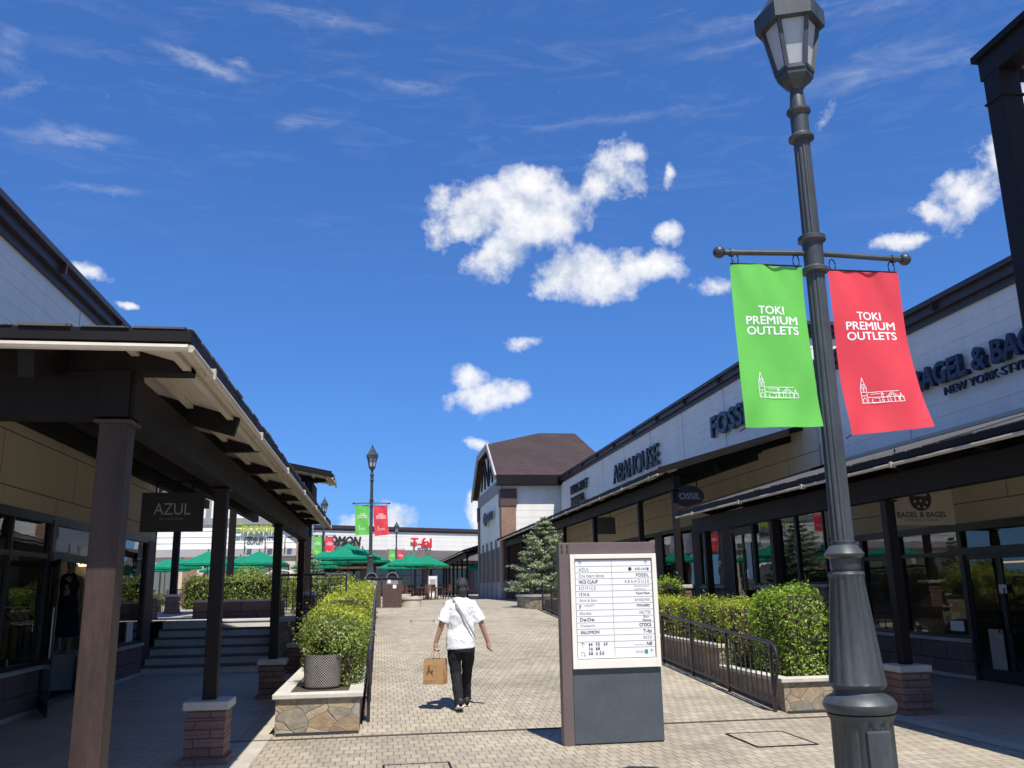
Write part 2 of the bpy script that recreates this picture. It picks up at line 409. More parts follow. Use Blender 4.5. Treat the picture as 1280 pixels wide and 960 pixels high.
def strokes(mb, polys, width, org, d, up, fn=None):
    d, up, org = Vector(d), Vector(up), Vector(org)
    for pl in polys:
        for (x0, y0), (x1, y1) in zip(pl, pl[1:]):
            L = math.hypot(x1 - x0, y1 - y0)
            if L < 1e-6: continue
            nx, ny = -(y1 - y0) / L * width / 2, (x1 - x0) / L * width / 2; ex, ey = (x1 - x0) / L * width / 2, (y1 - y0) / L * width / 2
            q = [(x0 - ex + nx, y0 - ey + ny), (x0 - ex - nx, y0 - ey - ny), (x1 + ex - nx, y1 + ey - ny), (x1 + ex + nx, y1 + ey + ny)]
            P = [org + d * a + up * b for a, b in q]; mb.quad(*[(fn(p) if fn else p) for p in P])
    return mb
def siding(mb, p0, d, length, z0, z1, n, board=.24, lap=.010):
    """lap boards on a wall: p0 = foot point, d = direction, n = outward"""
    d, n, p0 = Vector(d), Vector(n), Vector(p0); k = max(1, round((z1 - z0) / board)); h = (z1 - z0) / k
    for i in range(k):
        a, b = z0 + i * h, z0 + (i + 1) * h
        A = p0 + n * lap; Bq = p0 + n * .002
        A0, A1 = A, A + d * length; B0, B1 = Bq, Bq + d * length
        mb.quad((A0.x, A0.y, a), (A1.x, A1.y, a), (B1.x, B1.y, b), (B0.x, B0.y, b))
        mb.quad((B0.x, B0.y, a), (B1.x, B1.y, a), (A1.x, A1.y, a), (A0.x, A0.y, a))
    return mb
# ------------------------------------------------------------------ camera, sun, sky
cam = bpy.data.cameras.new('camera'); co = bpy.data.objects.new('camera', cam); COL.objects.link(co); scene.camera = co
RM = Matrix(((0.98913, -0.01572, -0.14618), (-0.14589, -0.22812, -0.96264), (-0.01821, 0.97351, -0.22793)))
co.matrix_world = Matrix.Translation((0, 0, 1.65)) @ RM.to_4x4()
cam.sensor_width = 36; cam.lens = 1088.7 / 1280 * 36; cam.clip_end = 6000; cam.clip_start = .05
SUN = Vector((.10, -.51, 1.0)).normalized()
sl = bpy.data.lights.new('sun', 'SUN'); sl.energy = 4.9; sl.angle = R(.5); sl.color = (1, .94, .84)
so = bpy.data.objects.new('sun', sl); COL.objects.link(so); so.rotation_euler = SUN.to_track_quat('Z', 'Y').to_euler(); so.location = (3, -10, 25)

CUM = [[0.1405, 0.9013, 0.4098, 0.9891, -0.1459, -0.0182, -0.0434, -0.4079, 0.912, 0.0766, 0.0451, 1.0],
    [0.098, 0.9118, 0.3989, 0.9943, -0.1065, -0.0009, -0.0416, -0.3967, 0.917, 0.0469, 0.0325, 1.0],
    [0.1847, 0.8927, 0.411, 0.9818, -0.1863, -0.0367, -0.0437, -0.4103, 0.9109, 0.0324, 0.0306, 1.0],
    [0.1226, 0.9226, 0.3657, 0.9918, -0.1275, -0.0109, -0.0366, -0.364, 0.9307, 0.0436, 0.0309, 1.0],
    [0.1567, 0.8852, 0.4381, 0.9865, -0.1618, -0.0261, -0.0478, -0.4362, 0.8986, 0.0448, 0.0215, 1.0],
    [0.2306, 0.9106, 0.343, 0.9725, -0.2278, -0.0489, -0.0336, -0.3448, 0.9381, 0.0654, 0.0309, 1.0],
    [0.1971, 0.9194, 0.3402, 0.9798, -0.1964, -0.0369, -0.0329, -0.3406, 0.9396, 0.0364, 0.0291, 1.0],
    [0.2837, 0.8919, 0.3523, 0.9583, -0.2773, -0.0697, -0.0355, -0.3574, 0.9333, 0.054, 0.0216, 1.0],
    [0.3134, 0.8684, 0.3842, 0.9487, -0.3037, -0.0873, -0.0409, -0.3918, 0.9191, 0.0178, 0.0134, 1.0],
    [0.2556, 0.8576, 0.4463, 0.8112, -0.4414, 0.3835, -0.5259, -0.264, 0.8085, 0.039, 0.0319, 1.0],
    [0.2681, 0.8434, 0.4657, 0.9619, -0.2609, -0.0812, -0.0531, -0.4697, 0.8812, 0.0246, 0.0211, 1.0],
    [0.31, 0.8424, 0.4407, 0.9494, -0.2986, -0.0972, -0.0497, -0.4485, 0.8924, 0.0079, 0.0141, 0.75],
    [0.1191, 0.9695, 0.214, 0.9928, -0.1192, -0.0123, -0.0136, -0.2139, 0.9768, 0.0441, 0.0239, 1.0],
    [0.0988, 0.9681, 0.2303, 0.995, -0.0998, -0.0072, -0.016, -0.2299, 0.9731, 0.0257, 0.0202, 1.0],
    [0.1481, 0.964, 0.2207, 0.9889, -0.1477, -0.0186, -0.0146, -0.221, 0.9752, 0.022, 0.0202, 1.0],
    [0.1589, 0.9488, 0.273, 0.9681, -0.2039, 0.1454, -0.1936, -0.2412, 0.951, 0.0275, 0.0083, 0.6],
    [0.1133, 0.9807, 0.1592, 0.9935, -0.1127, -0.0128, -0.0054, -0.1596, 0.9872, 0.0137, 0.0082, 0.8],
    [0.0103, 0.9971, 0.075, 0.9999, -0.0098, -0.008, 0.0073, -0.0751, 0.9971, 0.0306, 0.0216, 1.0],
    [-0.0233, 0.9971, 0.0726, 0.9997, 0.0238, -0.006, 0.0077, -0.0725, 0.9973, 0.0357, 0.0125, 0.8],
    [0.1091, 0.9904, 0.0846, 0.994, -0.1082, -0.015, 0.0057, -0.0857, 0.9963, 0.0163, 0.0236, 0.9],
    [0.0436, 0.9974, 0.057, 0.999, -0.0429, -0.0124, 0.0099, -0.0575, 0.9983, 0.036, 0.0081, 0.8],
    [0.5773, 0.725, 0.3757, 0.719, -0.6694, 0.1868, -0.387, -0.1623, 0.9077, 0.0526, 0.0303, 1.0],
    [0.5933, 0.6977, 0.4016, 0.8033, -0.5455, -0.2391, -0.0522, -0.4645, 0.8841, 0.0297, 0.0281, 1.0],
    [0.5496, 0.7505, 0.3671, 0.8343, -0.5162, -0.1937, -0.0441, -0.4127, 0.9098, 0.0244, 0.0147, 0.9],
    [0.5354, 0.7721, 0.3424, 0.8241, -0.5664, -0.0112, -0.1853, -0.2881, 0.9395, 0.0281, 0.0074, 0.65],
    [0.364, 0.8739, 0.3221, 0.9308, -0.3532, -0.0937, -0.0319, -0.3339, 0.9421, 0.0196, 0.0107, 0.55],
    [-0.2999, 0.8974, 0.3235, 0.9076, 0.3729, -0.1931, 0.2939, -0.2357, 0.9263, 0.023, 0.0115, 1.0],
    [-0.2671, 0.9169, 0.2965, 0.9536, 0.2958, -0.0556, 0.1387, -0.2679, 0.9534, 0.0126, 0.005, 0.8],
    [0.4486, 0.7608, 0.469, 0.8327, -0.1652, -0.5285, 0.3247, -0.6276, 0.7076, 0.0116, 0.0216, 0.6],
    [0.6056, 0.664, 0.4387, 0.7935, -0.5452, -0.2703, -0.0597, -0.5118, 0.857, 0.019, 0.038, 1.0]]
CIR = [[-0.194, 0.8263, 0.5288, 0.9321, 0.3233, -0.1633, 0.3059, -0.4612, 0.8329, 0.0611, 0.0098, 1.0],
    [-0.1518, 0.8326, 0.5326, 0.9826, 0.1855, -0.01, 0.1071, -0.5218, 0.8463, 0.0182, 0.0066, 1.0],
    [-0.0759, 0.8658, 0.4946, 0.9777, -0.0327, 0.2073, -0.1957, -0.4993, 0.8441, 0.0515, 0.012, 0.7],
    [-0.3098, 0.841, 0.4436, 0.9498, 0.2956, 0.1029, 0.0446, -0.4531, 0.8903, 0.0636, 0.0103, 0.8],
    [-0.3533, 0.8065, 0.474, 0.9002, 0.1552, 0.4069, -0.2546, -0.5705, 0.7808, 0.026, 0.0069, 1.0],
    [-0.3549, 0.7874, 0.5041, 0.9325, 0.2593, 0.2515, -0.0673, -0.5593, 0.8262, 0.0181, 0.0226, 0.7],
    [-0.2917, 0.8678, 0.4023, 0.9563, 0.2731, 0.1042, 0.0194, -0.4151, 0.9096, 0.0569, 0.0065, 0.6],
    [0.255, 0.83, 0.496, 0.9539, -0.2999, 0.0115, -0.1583, -0.4702, 0.8682, 0.1221, 0.0078, 0.5],
    [0.0299, 0.8478, 0.5295, 0.9992, -0.0121, -0.0371, 0.025, -0.5302, 0.8475, 0.0692, 0.0086, 0.45],
    [0.4813, 0.7181, 0.5026, 0.8114, -0.5819, 0.0545, -0.3316, -0.3816, 0.8628, 0.0885, 0.0209, 0.55],
    [0.5355, 0.6828, 0.497, 0.8176, -0.5665, -0.1027, -0.2114, -0.4614, 0.8616, 0.0624, 0.0109, 0.5],
    [0.3427, 0.7648, 0.5456, 0.9111, -0.4121, 0.0054, -0.229, -0.4953, 0.838, 0.092, 0.01, 0.5],
    [-0.087, 0.8107, 0.579, 0.9909, 0.1301, -0.0332, 0.1023, -0.5709, 0.8146, 0.0992, 0.0099, 0.5],
    [0.4041, 0.7237, 0.5594, 0.8931, -0.4443, -0.0704, -0.1976, -0.5281, 0.8259, 0.1623, 0.0114, 0.5]]
def build_world():
    w = bpy.data.worlds.new('World'); scene.world = w; w.use_nodes = True; nt = w.node_tree; nt.nodes.clear()
    out = nt.nodes.new('ShaderNodeOutputWorld'); bg = nt.nodes.new('ShaderNodeBackground'); nt.links.new(bg.outputs[0], out.inputs[0])
    sky = nt.nodes.new('ShaderNodeTexSky'); sky.sky_type = 'NISHITA'; sky.sun_disc = False
    sky.sun_elevation = math.asin(SUN.z); sky.sun_rotation = math.atan2(SUN.x, SUN.y)
    sky.air_density = 1.0; sky.dust_density = .2; sky.ozone_density = 2.2; sky.altitude = 200
    d = nt.nodes.new('ShaderNodeTexCoord').outputs['Generated']
    def vm(op, a, b=None, c=None):
        n = nt.nodes.new('ShaderNodeVectorMath'); n.operation = op
        for i, v in enumerate((a, b, c)):
            if v is None: continue
            if isinstance(v, tuple): n.inputs[i].default_value = v
            else: nt.links.new(v, n.inputs[i])
        return n
    def blobs(lst, vec):
        acc = None
        for b in lst:
            u = tuple(x / b[9] for x in b[3:6]); v = tuple(x / b[10] for x in b[6:9])
            a = vm('DOT_PRODUCT', vec, u).outputs['Value']; e = vm('DOT_PRODUCT', vec, v).outputs['Value']
            # u, v are tangent to the cloud's own direction, so both products vanish there
            L = math_n(nt, 'SQRT', math_n(nt, 'ADD', math_n(nt, 'MULTIPLY', a, a), math_n(nt, 'MULTIPLY', e, e)))
            val = math_n(nt, 'MULTIPLY', math_n(nt, 'MAXIMUM', math_n(nt, 'SUBTRACT', 1.0, L), -1.0), b[11])
            acc = val if acc is None else math_n(nt, 'SMOOTH_MAX', acc, val, .18)
        return acc
    n1 = noise(nt, d, 9, 3, .55); n2 = noise(nt, d, 34, 8, .62); n3 = noise(nt, d, 15, 7, .6)
    wv = vm('SUBTRACT', n1.outputs['Color'], (.5, .5, .5)).outputs[0]
    wd = vm('MULTIPLY_ADD', wv, (.035, .035, .035), d).outputs[0]
    wv2 = vm('SUBTRACT', n2.outputs['Color'], (.5, .5, .5)).outputs[0]
    wd = vm('MULTIPLY_ADD', wv2, (.016, .016, .016), wd).outputs[0]
    sx = nt.nodes.new('ShaderNodeSeparateXYZ'); nt.links.new(d, sx.inputs[0])
    fwd = math_n(nt, 'GREATER_THAN', sx.outputs[1], .3)
    cv = blobs(CUM, wd)
    det = math_n(nt, 'SUBTRACT', n2.outputs[0], .5); det3 = math_n(nt, 'SUBTRACT', n3.outputs[0], .5)
    dens = math_n(nt, 'ADD', cv, math_n(nt, 'ADD', math_n(nt, 'MULTIPLY', det, 1.2), math_n(nt, 'MULTIPLY', det3, 2.4)))
    near = ramp(nt, math_n(nt, 'ADD', cv, 1.0), [(.35, 0.0), (.7, 1.0)])
    fwd = math_n(nt, 'MULTIPLY', fwd, 1.0)
    cum = math_n(nt, 'MULTIPLY', math_n(nt, 'MULTIPLY', near, 1.0), ramp(nt, dens, [(.02, 0.0), (.2, .25), (.5, .75), (.95, 1.0)])); cum = math_n(nt, 'MULTIPLY', cum, fwd)
    # cirrus: stretched wisps
    mp = nt.nodes.new('ShaderNodeMapping'); mp.inputs['Scale'].default_value = (7, 7, 34); mp.inputs['Rotation'].default_value = (R(-6), R(8), 0); nt.links.new(d, mp.inputs[0])
    n4 = noise(nt, mp.outputs[0], 1.6, 8, .66, .9)
    wd2 = vm('MULTIPLY_ADD', wv2, (.03, .03, .03), d).outputs[0]
    ci = blobs(CIR, wd2)
    ci = math_n(nt, 'MULTIPLY', math_n(nt, 'MAXIMUM', ci, 0), ramp(nt, n4.outputs[0], [(.34, 0.0), (.85, .85)]))
    ci = math_n(nt, 'MULTIPLY', math_n(nt, 'MULTIPLY', ci, .68), fwd)
    veil = math_n(nt, 'MULTIPLY', ramp(nt, n4.outputs[0], [(.5, 0.0), (.85, .09)]), ramp(nt, sx.outputs[2], [(.30, 0.0), (.48, 1.0)]))
    # clouds in the half of the sky behind, seen in reflections only
    n5 = noise(nt, d, 3.2, 7, .6)
    back = math_n(nt, 'MULTIPLY', ramp(nt, n5.outputs[0], [(.55, 0.0), (.66, .9)]), math_n(nt, 'LESS_THAN', sx.outputs[1], -.15))
    fac = math_n(nt, 'MINIMUM', math_n(nt, 'ADD', cum, math_n(nt, 'ADD', math_n(nt, 'ADD', ci, veil), back)), 1.0)
    # billows: lit tops, greyer bases
    # relief of the billows: compare the vapour with that a little way towards the sun
    up = vm('ADD', d, (.002, -.007, .016)).outputs[0]; n6 = noise(nt, up, 15, 7, .6); n7 = noise(nt, d, 6, 4, .5)
    rel = math_n(nt, 'MULTIPLY_ADD', math_n(nt, 'SUBTRACT', n3.outputs[0], n6.outputs[0]), 2.6, .5)
    rel = math_n(nt, 'ADD', math_n(nt, 'MULTIPLY', rel, .7), math_n(nt, 'MULTIPLY', n7.outputs[0], .3))
    cc = ramp(nt, rel, [(.22, (.60, .66, .76)), (.42, (.82, .86, .92)), (.58, (.99, .99, 1.0))])
    sky_t = mixc(nt, 1, sky.outputs[0], (.56, .82, 1.18), 'MULTIPLY')
    gm = nt.nodes.new('ShaderNodeGamma'); gm.inputs[1].default_value = .73; nt.links.new(sky_t, gm.inputs[0])
    sky_s = vm('MULTIPLY', gm.outputs[0], (.67, 1.03, 1.52)).outputs[0]
    cl = vm('MULTIPLY', cc, (CLK, CLK, CLK)).outputs[0]
    c = mixc(nt, fac, sky_s, cl)
    nt.links.new(c, bg.inputs[0]); bg.inputs['Strength'].default_value = 0.1
SKYK, CLK = 1.0, 7.6
build_world()
scene.view_settings.view_transform = 'Standard'; scene.view_settings.look = 'None'; scene.view_settings.gamma = 1; scene.view_settings.exposure = .42
scene.render.film_transparent = False
scene.cycles.use_denoising = True; scene.cycles.max_bounces = 6; scene.cycles.transparent_max_bounces = 12
scene.cycles.sample_clamp_indirect = 6; scene.cycles.use_adaptive_sampling = True; scene.cycles.adaptive_threshold = .015

# ------------------------------------------------------------------ ground, ramp, plaza
P = 1.05; SL = 1.05 / 19.1
def rz(y): return max(0.0, min(P, (y - 10.9) * SL))
def sheet(name, quads, mat):
    m = MB()
    for q in quads: m.quad(*q)
    return struct(m.build(name, mat, fix=False))
def rect(x0, x1, y0, y1, z): return [(x0, y0, z), (x1, y0, z), (x1, y1, z), (x0, y1, z)]
sheet('ground', [rect(-3000, 3000, -3000, 3000, -.03)], 'ground')
sheet('paving', [rect(-14, 16, -14, 11.1, 0), rect(-14, -.19, 11.1, 23, 0), rect(5.15, 16, 11.1, 23, 0)], 'paver')
sheet('ramp', [[(-.19, 10.98, .004), (5.2, 10.98, .004), (5.2, 30.02, P + .002), (-.19, 30.02, P + .002)]], 'paver')
sheet('plaza', [rect(-80, -5.0, 21.0, 140, P), rect(-5.0, -2.3, 22.3, 140, P), rect(-2.3, -1.22, 20.5, 140, P), rect(-1.22, 6.3, 30.0, 140, P),
                rect(5.2, 6.4, 20.5, 30.0, P), rect(6.4, 10.0, 22.3, 140, P), rect(6.3, 6.4, 30, 140, P), rect(10.0, 80, 60, 140, P)], 'paver')
sheet('arcade_floor', [rect(-5.05, -1.56, -8, 20.3, .005)], 'arcade_paver')
sheet('arcade_floor', [rect(6.5, 10.0, -8, 20.3, .005)], 'arcade_paver')
sheet('kerb_strip', [rect(-1.555, -1.23, -8, 20.3, .006)], 'kerb')
sheet('kerb_strip', [rect(6.22, 6.495, -8, 20.3, .006)], 'kerb')
m = MB(); m.box((-1.9, 10.88, .004), (5.9, 10.92, .012))
for k in range(1): pass
tag(m.build('drain_channel', 'drain'), 'narrow dark drain strip crossing the paving at the foot of the ramp', 'drain')
def cover(x0, x1, y0, y1, label):
    t = thing('access_cover', label, 'ground cover', ((x0 + x1) / 2, (y0 + y1) / 2, 0), 'paved access covers')
    m = MB(); w = .022
    m.box((x0, y0, .004), (x1, y0 + w, .010)).box((x0, y1 - w, .004), (x1, y1, .010)).box((x0, y0 + w, .004), (x0 + w, y1 - w, .010)).box((x1 - w, y0 + w, .004), (x1, y1 - w, .010))
    m.build('frame', 'dark', t)
    MB().box((x0 + w, y0 + w, .001), (x1 - w, y1 - w, .006)).build('lid', 'paver', t)
cover(3.87, 4.55, 9.12, 10.0, 'square paved access cover right of the directory sign')
cover(.05, .70, 8.45, 9.12, 'square paved access cover near the bottom edge before the ramp')

# ------------------------------------------------------------------ shop buildings along the arcade
class Wall:
    """vertical wall in a plane of constant x; s=+1: street lies at smaller x; s=-1: street lies at larger x"""
    def __init__(w, s, X): w.s, w.X = s, X
    def p(w, y, z, o=0): return (w.X - w.s * o, y, z)
    def box(w, mb, y0, y1, z0, z1, o0, o1): return mb.box(w.p(y0, z0, o0), w.p(y1, z1, o1))
def wq(w, a, b, c, d, o):   # a pane facing the street
    q = [w.p(a, c, o), w.p(b, c, o), w.p(b, d, o), w.p(a, d, o)]
    return MB().quad(*(q if w.s < 0 else q[::-1]))
def window(w, bld, y0, y1, z0, z1, trans=None, n=1, o=.0):
    fm = MB(); t = .055
    w.box(fm, y0, y0 + t, z0, z1, -.05, .04); w.box(fm, y1 - t, y1, z0, z1, -.05, .04)
    w.box(fm, y0 + t, y1 - t, z1 - t, z1, -.05, .04); w.box(fm, y0 + t, y1 - t, z0, z0 + t, -.05, .04)
    for k in range(1, n):
        y = y0 + (y1 - y0) * k / n; w.box(fm, y - .025, y + .025, z0 + t, z1 - t, -.048, .035)
    if trans: w.box(fm, y0 + t, y1 - t, trans - .035, trans + .035, -.046, .03)
    f = fm.build('window', 'frame', bld)
    wq(w, y0 + .03, y1 - .03, z0 + .03, z1 - .03, -.01).build('pane', 'glass', f, fix=False)
def door(w, bld, y0, y1, z0, z1, zt, opened=False):
    fm = MB(); t = .07
    w.box(fm, y0, y0 + t, z0, z1, -.05, .05); w.box(fm, y1 - t, y1, z0, z1, -.05, .05); w.box(fm, y0 + t, y1 - t, z1 - .06, z1, -.05, .05)
    w.box(fm, y0 + t, y1 - t, zt - .09, zt + .03, -.05, .06)
    f = fm.build('door_frame', 'frame', bld)
    wq(w, y0 + t, y1 - t, zt, z1 - .06, -.01).build('pane', 'glass', f, fix=False)
    ys = [(y0 + t, (y0 + y1) / 2 - .004), ((y0 + y1) / 2 + .004, y1 - t)]
    if not opened:
        for k, (a, b) in enumerate(ys):
            d = MB(); q = .05
            w.box(d, a, a + q, z0 + .02, zt - .09, -.03, .02); w.box(d, b - q, b, z0 + .02, zt - .09, -.03, .02)
            w.box(d, a + q, b - q, z0 + .02, z0 + .2, -.03, .02); w.box(d, a + q, b - q, zt - .17, zt - .09, -.03, .02)
            dd = d.build('door', 'frame', bld)
            wq(w, a + q, b - q, z0 + .2, zt - .17, 0).build('pane', 'glass', dd, fix=False)
            y = b - .12 if k == 0 else a + .12
            MB().tube([w.p(y, z0 + .8, .03), w.p(y, z0 + .8, .08), w.p(y, z0 + 1.5, .08), w.p(y, z0 + 1.5, .03)], .011, 6).build('handle', 'dark', dd)
    else:   # one leaf swung out over the walk
        a = y0 + t; L = (y1 - y0) / 2 - .1; ang = R(62); dy, dx = -.90 * L, .42 * L
        def q(u, z, o=0): return (w.X - w.s * (.05 + u * dx) , a + u * dy + o, z)
        d = MB()
        for u0, u1, za, zb in ((0, .06, z0 + .02, zt - .1), (.94, 1, z0 + .02, zt - .1), (.06, .94, z0 + .02, z0 + .2), (.06, .94, zt - .19, zt - .1)):
            d.loft([[q(u0, za, -.02), q(u0, za, .02), q(u0, zb, .02), q(u0, zb, -.02)], [q(u1, za, -.02), q(u1, za, .02), q(u1, zb, .02), q(u1, zb, -.02)]])
        dd = d.build('door', 'frame', bld)
        MB().quad(q(.06, z0 + .2), q(.94, z0 + .2), q(.94, zt - .19), q(.06, zt - .19)).build('pane', 'glass', dd, fix=False)
        MB().tube([q(.86, z0 + .8, -.07), q(.86, z0 + 1.5, -.07)], .014, 6).build('handle', 'chrome', dd)

def shop(name, label, s, X, y0, y1, z0, ztop, zband, zhead, joints, bays, sill, base_mat='baseblock', depth=9, group=None, room=True, vstep=2.9, zplaza=None):
    w = Wall(s, X); b = thing(name, label, 'shop building', (X + s * depth / 2, (y0 + y1) / 2, z0), group)
    # siding band above the canopy
    zc = ztop - .36
    m = MB(); siding(m, w.p(y0, 0), (0, 1, 0), y1 - y0, zband, zc, (-s, 0, 0), .262)
    w.box(m, y0, y1, zband, zc + .1, 0, -.2)
    for ye, nn in ((y0, -1), (y1, 1)):
        siding(m, (X, ye, 0), (s, 0, 0), depth, zband - .6, zc, (0, nn, 0), .262)
    m.build('upper_wall', 'siding', b, fix=False)
    # vertical board joints
    m = MB(); y = y0 + 1.7; k = 0
    while y < y1 - .3:
        w.box(m, y, y + .008, zband, zc, .010, .0185); y += 3.64
    m.build('board_joint', 'greyband', b)
    # cornice, three stepped mouldings round the roof edge
    m = MB()
    for za, zb, o in ((zc, zc + .12, .06), (zc + .12, zc + .27, .15), (zc + .27, ztop, .24)):
        m.box(w.p(y0 - o, za, o), (X + s * (depth + o), y1 + o, zb))
    y = y0 + 2.2
    while y < y1: w.box(m, y, y + .012, zc + .118, ztop + .006, .14, .246); y += 3.0
    m.build('cornice', 'cornice', b)
    # beige panels under the canopy
    m = MB(); w.box(m, y0, y1, zhead, zband, .012, -.15); m.build('wall_panel', 'beige', b)
    m = MB()
    for z in joints: w.box(m, y0 + .02, y1 - .02, z, z + .016, .012, .0145)
    zz = [zhead] + list(joints) + [zband]
    for i, (a, c) in enumerate(zip(zz, zz[1:])):
        y = y0 + .8 + (i % 2) * .75
        while y < y1 - .1: w.box(m, y, y + .01, a + .018, c, .012, .0143); y += vstep
    m.build('panel_joint', 'joint', b)
    # shop fronts
    bs = MB(); ss = MB(); pl = MB(); hd = MB()
    w.box(hd, y0, y1, zhead - .07, zhead, .03, -.1)
    for bay in bays:
        ya, yb, kind = bay[:3]; tr = bay[3] if len(bay) > 3 else None
        if kind == 'pillar': w.box(MB(), ya, yb, z0, zhead - .07, .05, -.25).build('pillar', 'brownpanel', b)
        else:
            if kind.startswith('win'):
                n = int(kind[3:] or 1)
                bs, ss = MB(), MB()
                w.box(bs, ya, yb, z0 + .06, sill - .06, .06, -.12); w.box(ss, ya - .01, yb + .01, sill - .06, sill, .10, -.12); w.box(ss, ya, yb, z0, z0 + .06, .09, -.12)
                bs.build('stone_base', base_mat, b); ss.build('sill', 'conc', b)
                window(w, b, ya, yb, sill, zhead - .07, tr, n)
            elif kind == 'door': door(w, b, ya, yb, z0, zhead - .07, tr or z0 + 2.2)
            elif kind == 'opendoor': door(w, b, ya, yb, z0, zhead - .07, tr or z0 + 2.2, True)
    hd.build('header', 'frame', b)
    # the room behind the glass
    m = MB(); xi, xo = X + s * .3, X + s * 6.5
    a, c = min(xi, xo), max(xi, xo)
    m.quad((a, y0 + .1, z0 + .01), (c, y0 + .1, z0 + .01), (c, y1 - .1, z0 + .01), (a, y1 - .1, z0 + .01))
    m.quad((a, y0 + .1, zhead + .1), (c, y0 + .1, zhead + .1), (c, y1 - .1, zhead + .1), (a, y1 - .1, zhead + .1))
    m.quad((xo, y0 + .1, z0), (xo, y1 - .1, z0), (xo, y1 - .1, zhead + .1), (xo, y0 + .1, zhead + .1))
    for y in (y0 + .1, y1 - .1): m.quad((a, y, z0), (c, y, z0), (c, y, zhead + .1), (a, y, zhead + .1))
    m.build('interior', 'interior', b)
    # outer walls and flat roof
    m = MB()
    for ye in (y0, y1 - .12): m.box((X + s * .02, ye + .001, z0), (X + s * depth, ye + .119, zband - .6))
    m.box((X + s * (depth - .1), y0, z0), (X + s * depth, y1, zc + .1)); m.build('outer_wall', 'beige', b)
    MB().box((X + s * .2, y0 + .05, ztop - .5), (X + s * (depth - .11), y1 - .05, ztop - .42)).build('roof', 'shingle', b)
    return b, w

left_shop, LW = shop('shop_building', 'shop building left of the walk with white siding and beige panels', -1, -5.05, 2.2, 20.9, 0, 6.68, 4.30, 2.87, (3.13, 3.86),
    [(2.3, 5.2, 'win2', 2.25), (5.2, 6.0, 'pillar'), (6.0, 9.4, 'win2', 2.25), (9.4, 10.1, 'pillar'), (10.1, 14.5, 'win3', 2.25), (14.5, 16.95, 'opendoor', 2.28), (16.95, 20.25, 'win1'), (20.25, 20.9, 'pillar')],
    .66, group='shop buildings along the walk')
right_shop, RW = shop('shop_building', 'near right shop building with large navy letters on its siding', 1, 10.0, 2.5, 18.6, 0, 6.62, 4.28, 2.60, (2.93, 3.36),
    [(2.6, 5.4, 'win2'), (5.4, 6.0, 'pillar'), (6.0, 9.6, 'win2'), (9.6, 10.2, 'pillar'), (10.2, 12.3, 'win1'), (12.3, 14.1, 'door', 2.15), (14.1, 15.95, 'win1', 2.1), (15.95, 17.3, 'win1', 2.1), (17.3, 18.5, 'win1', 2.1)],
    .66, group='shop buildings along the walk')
far_shop, FW = shop('shop_building', 'long right shop building with three dark wall signs beside the tower', 1, 10.0, 18.72, 48.2, P, 7.68, 5.34, 3.52, (4.05, 4.62),
    [(18.8, 20.2, 'win1'), (20.2, 22.7, 'win2'), (22.7, 24.2, 'door', 3.15), (24.2, 24.9, 'pillar'), (24.9, 26.8, 'win1'), (26.8, 27.4, 'pillar'), (27.4, 30.6, 'win2'), (30.6, 31.3, 'pillar'), (31.3, 34.6, 'win2'), (34.6, 36.4, 'door', 3.15), (36.4, 40, 'win2'), (40, 40.7, 'pillar'), (40.7, 44, 'win2'), (44, 48.1, 'win2')],
    P + .55, group='shop buildings along the walk', vstep=3.2)

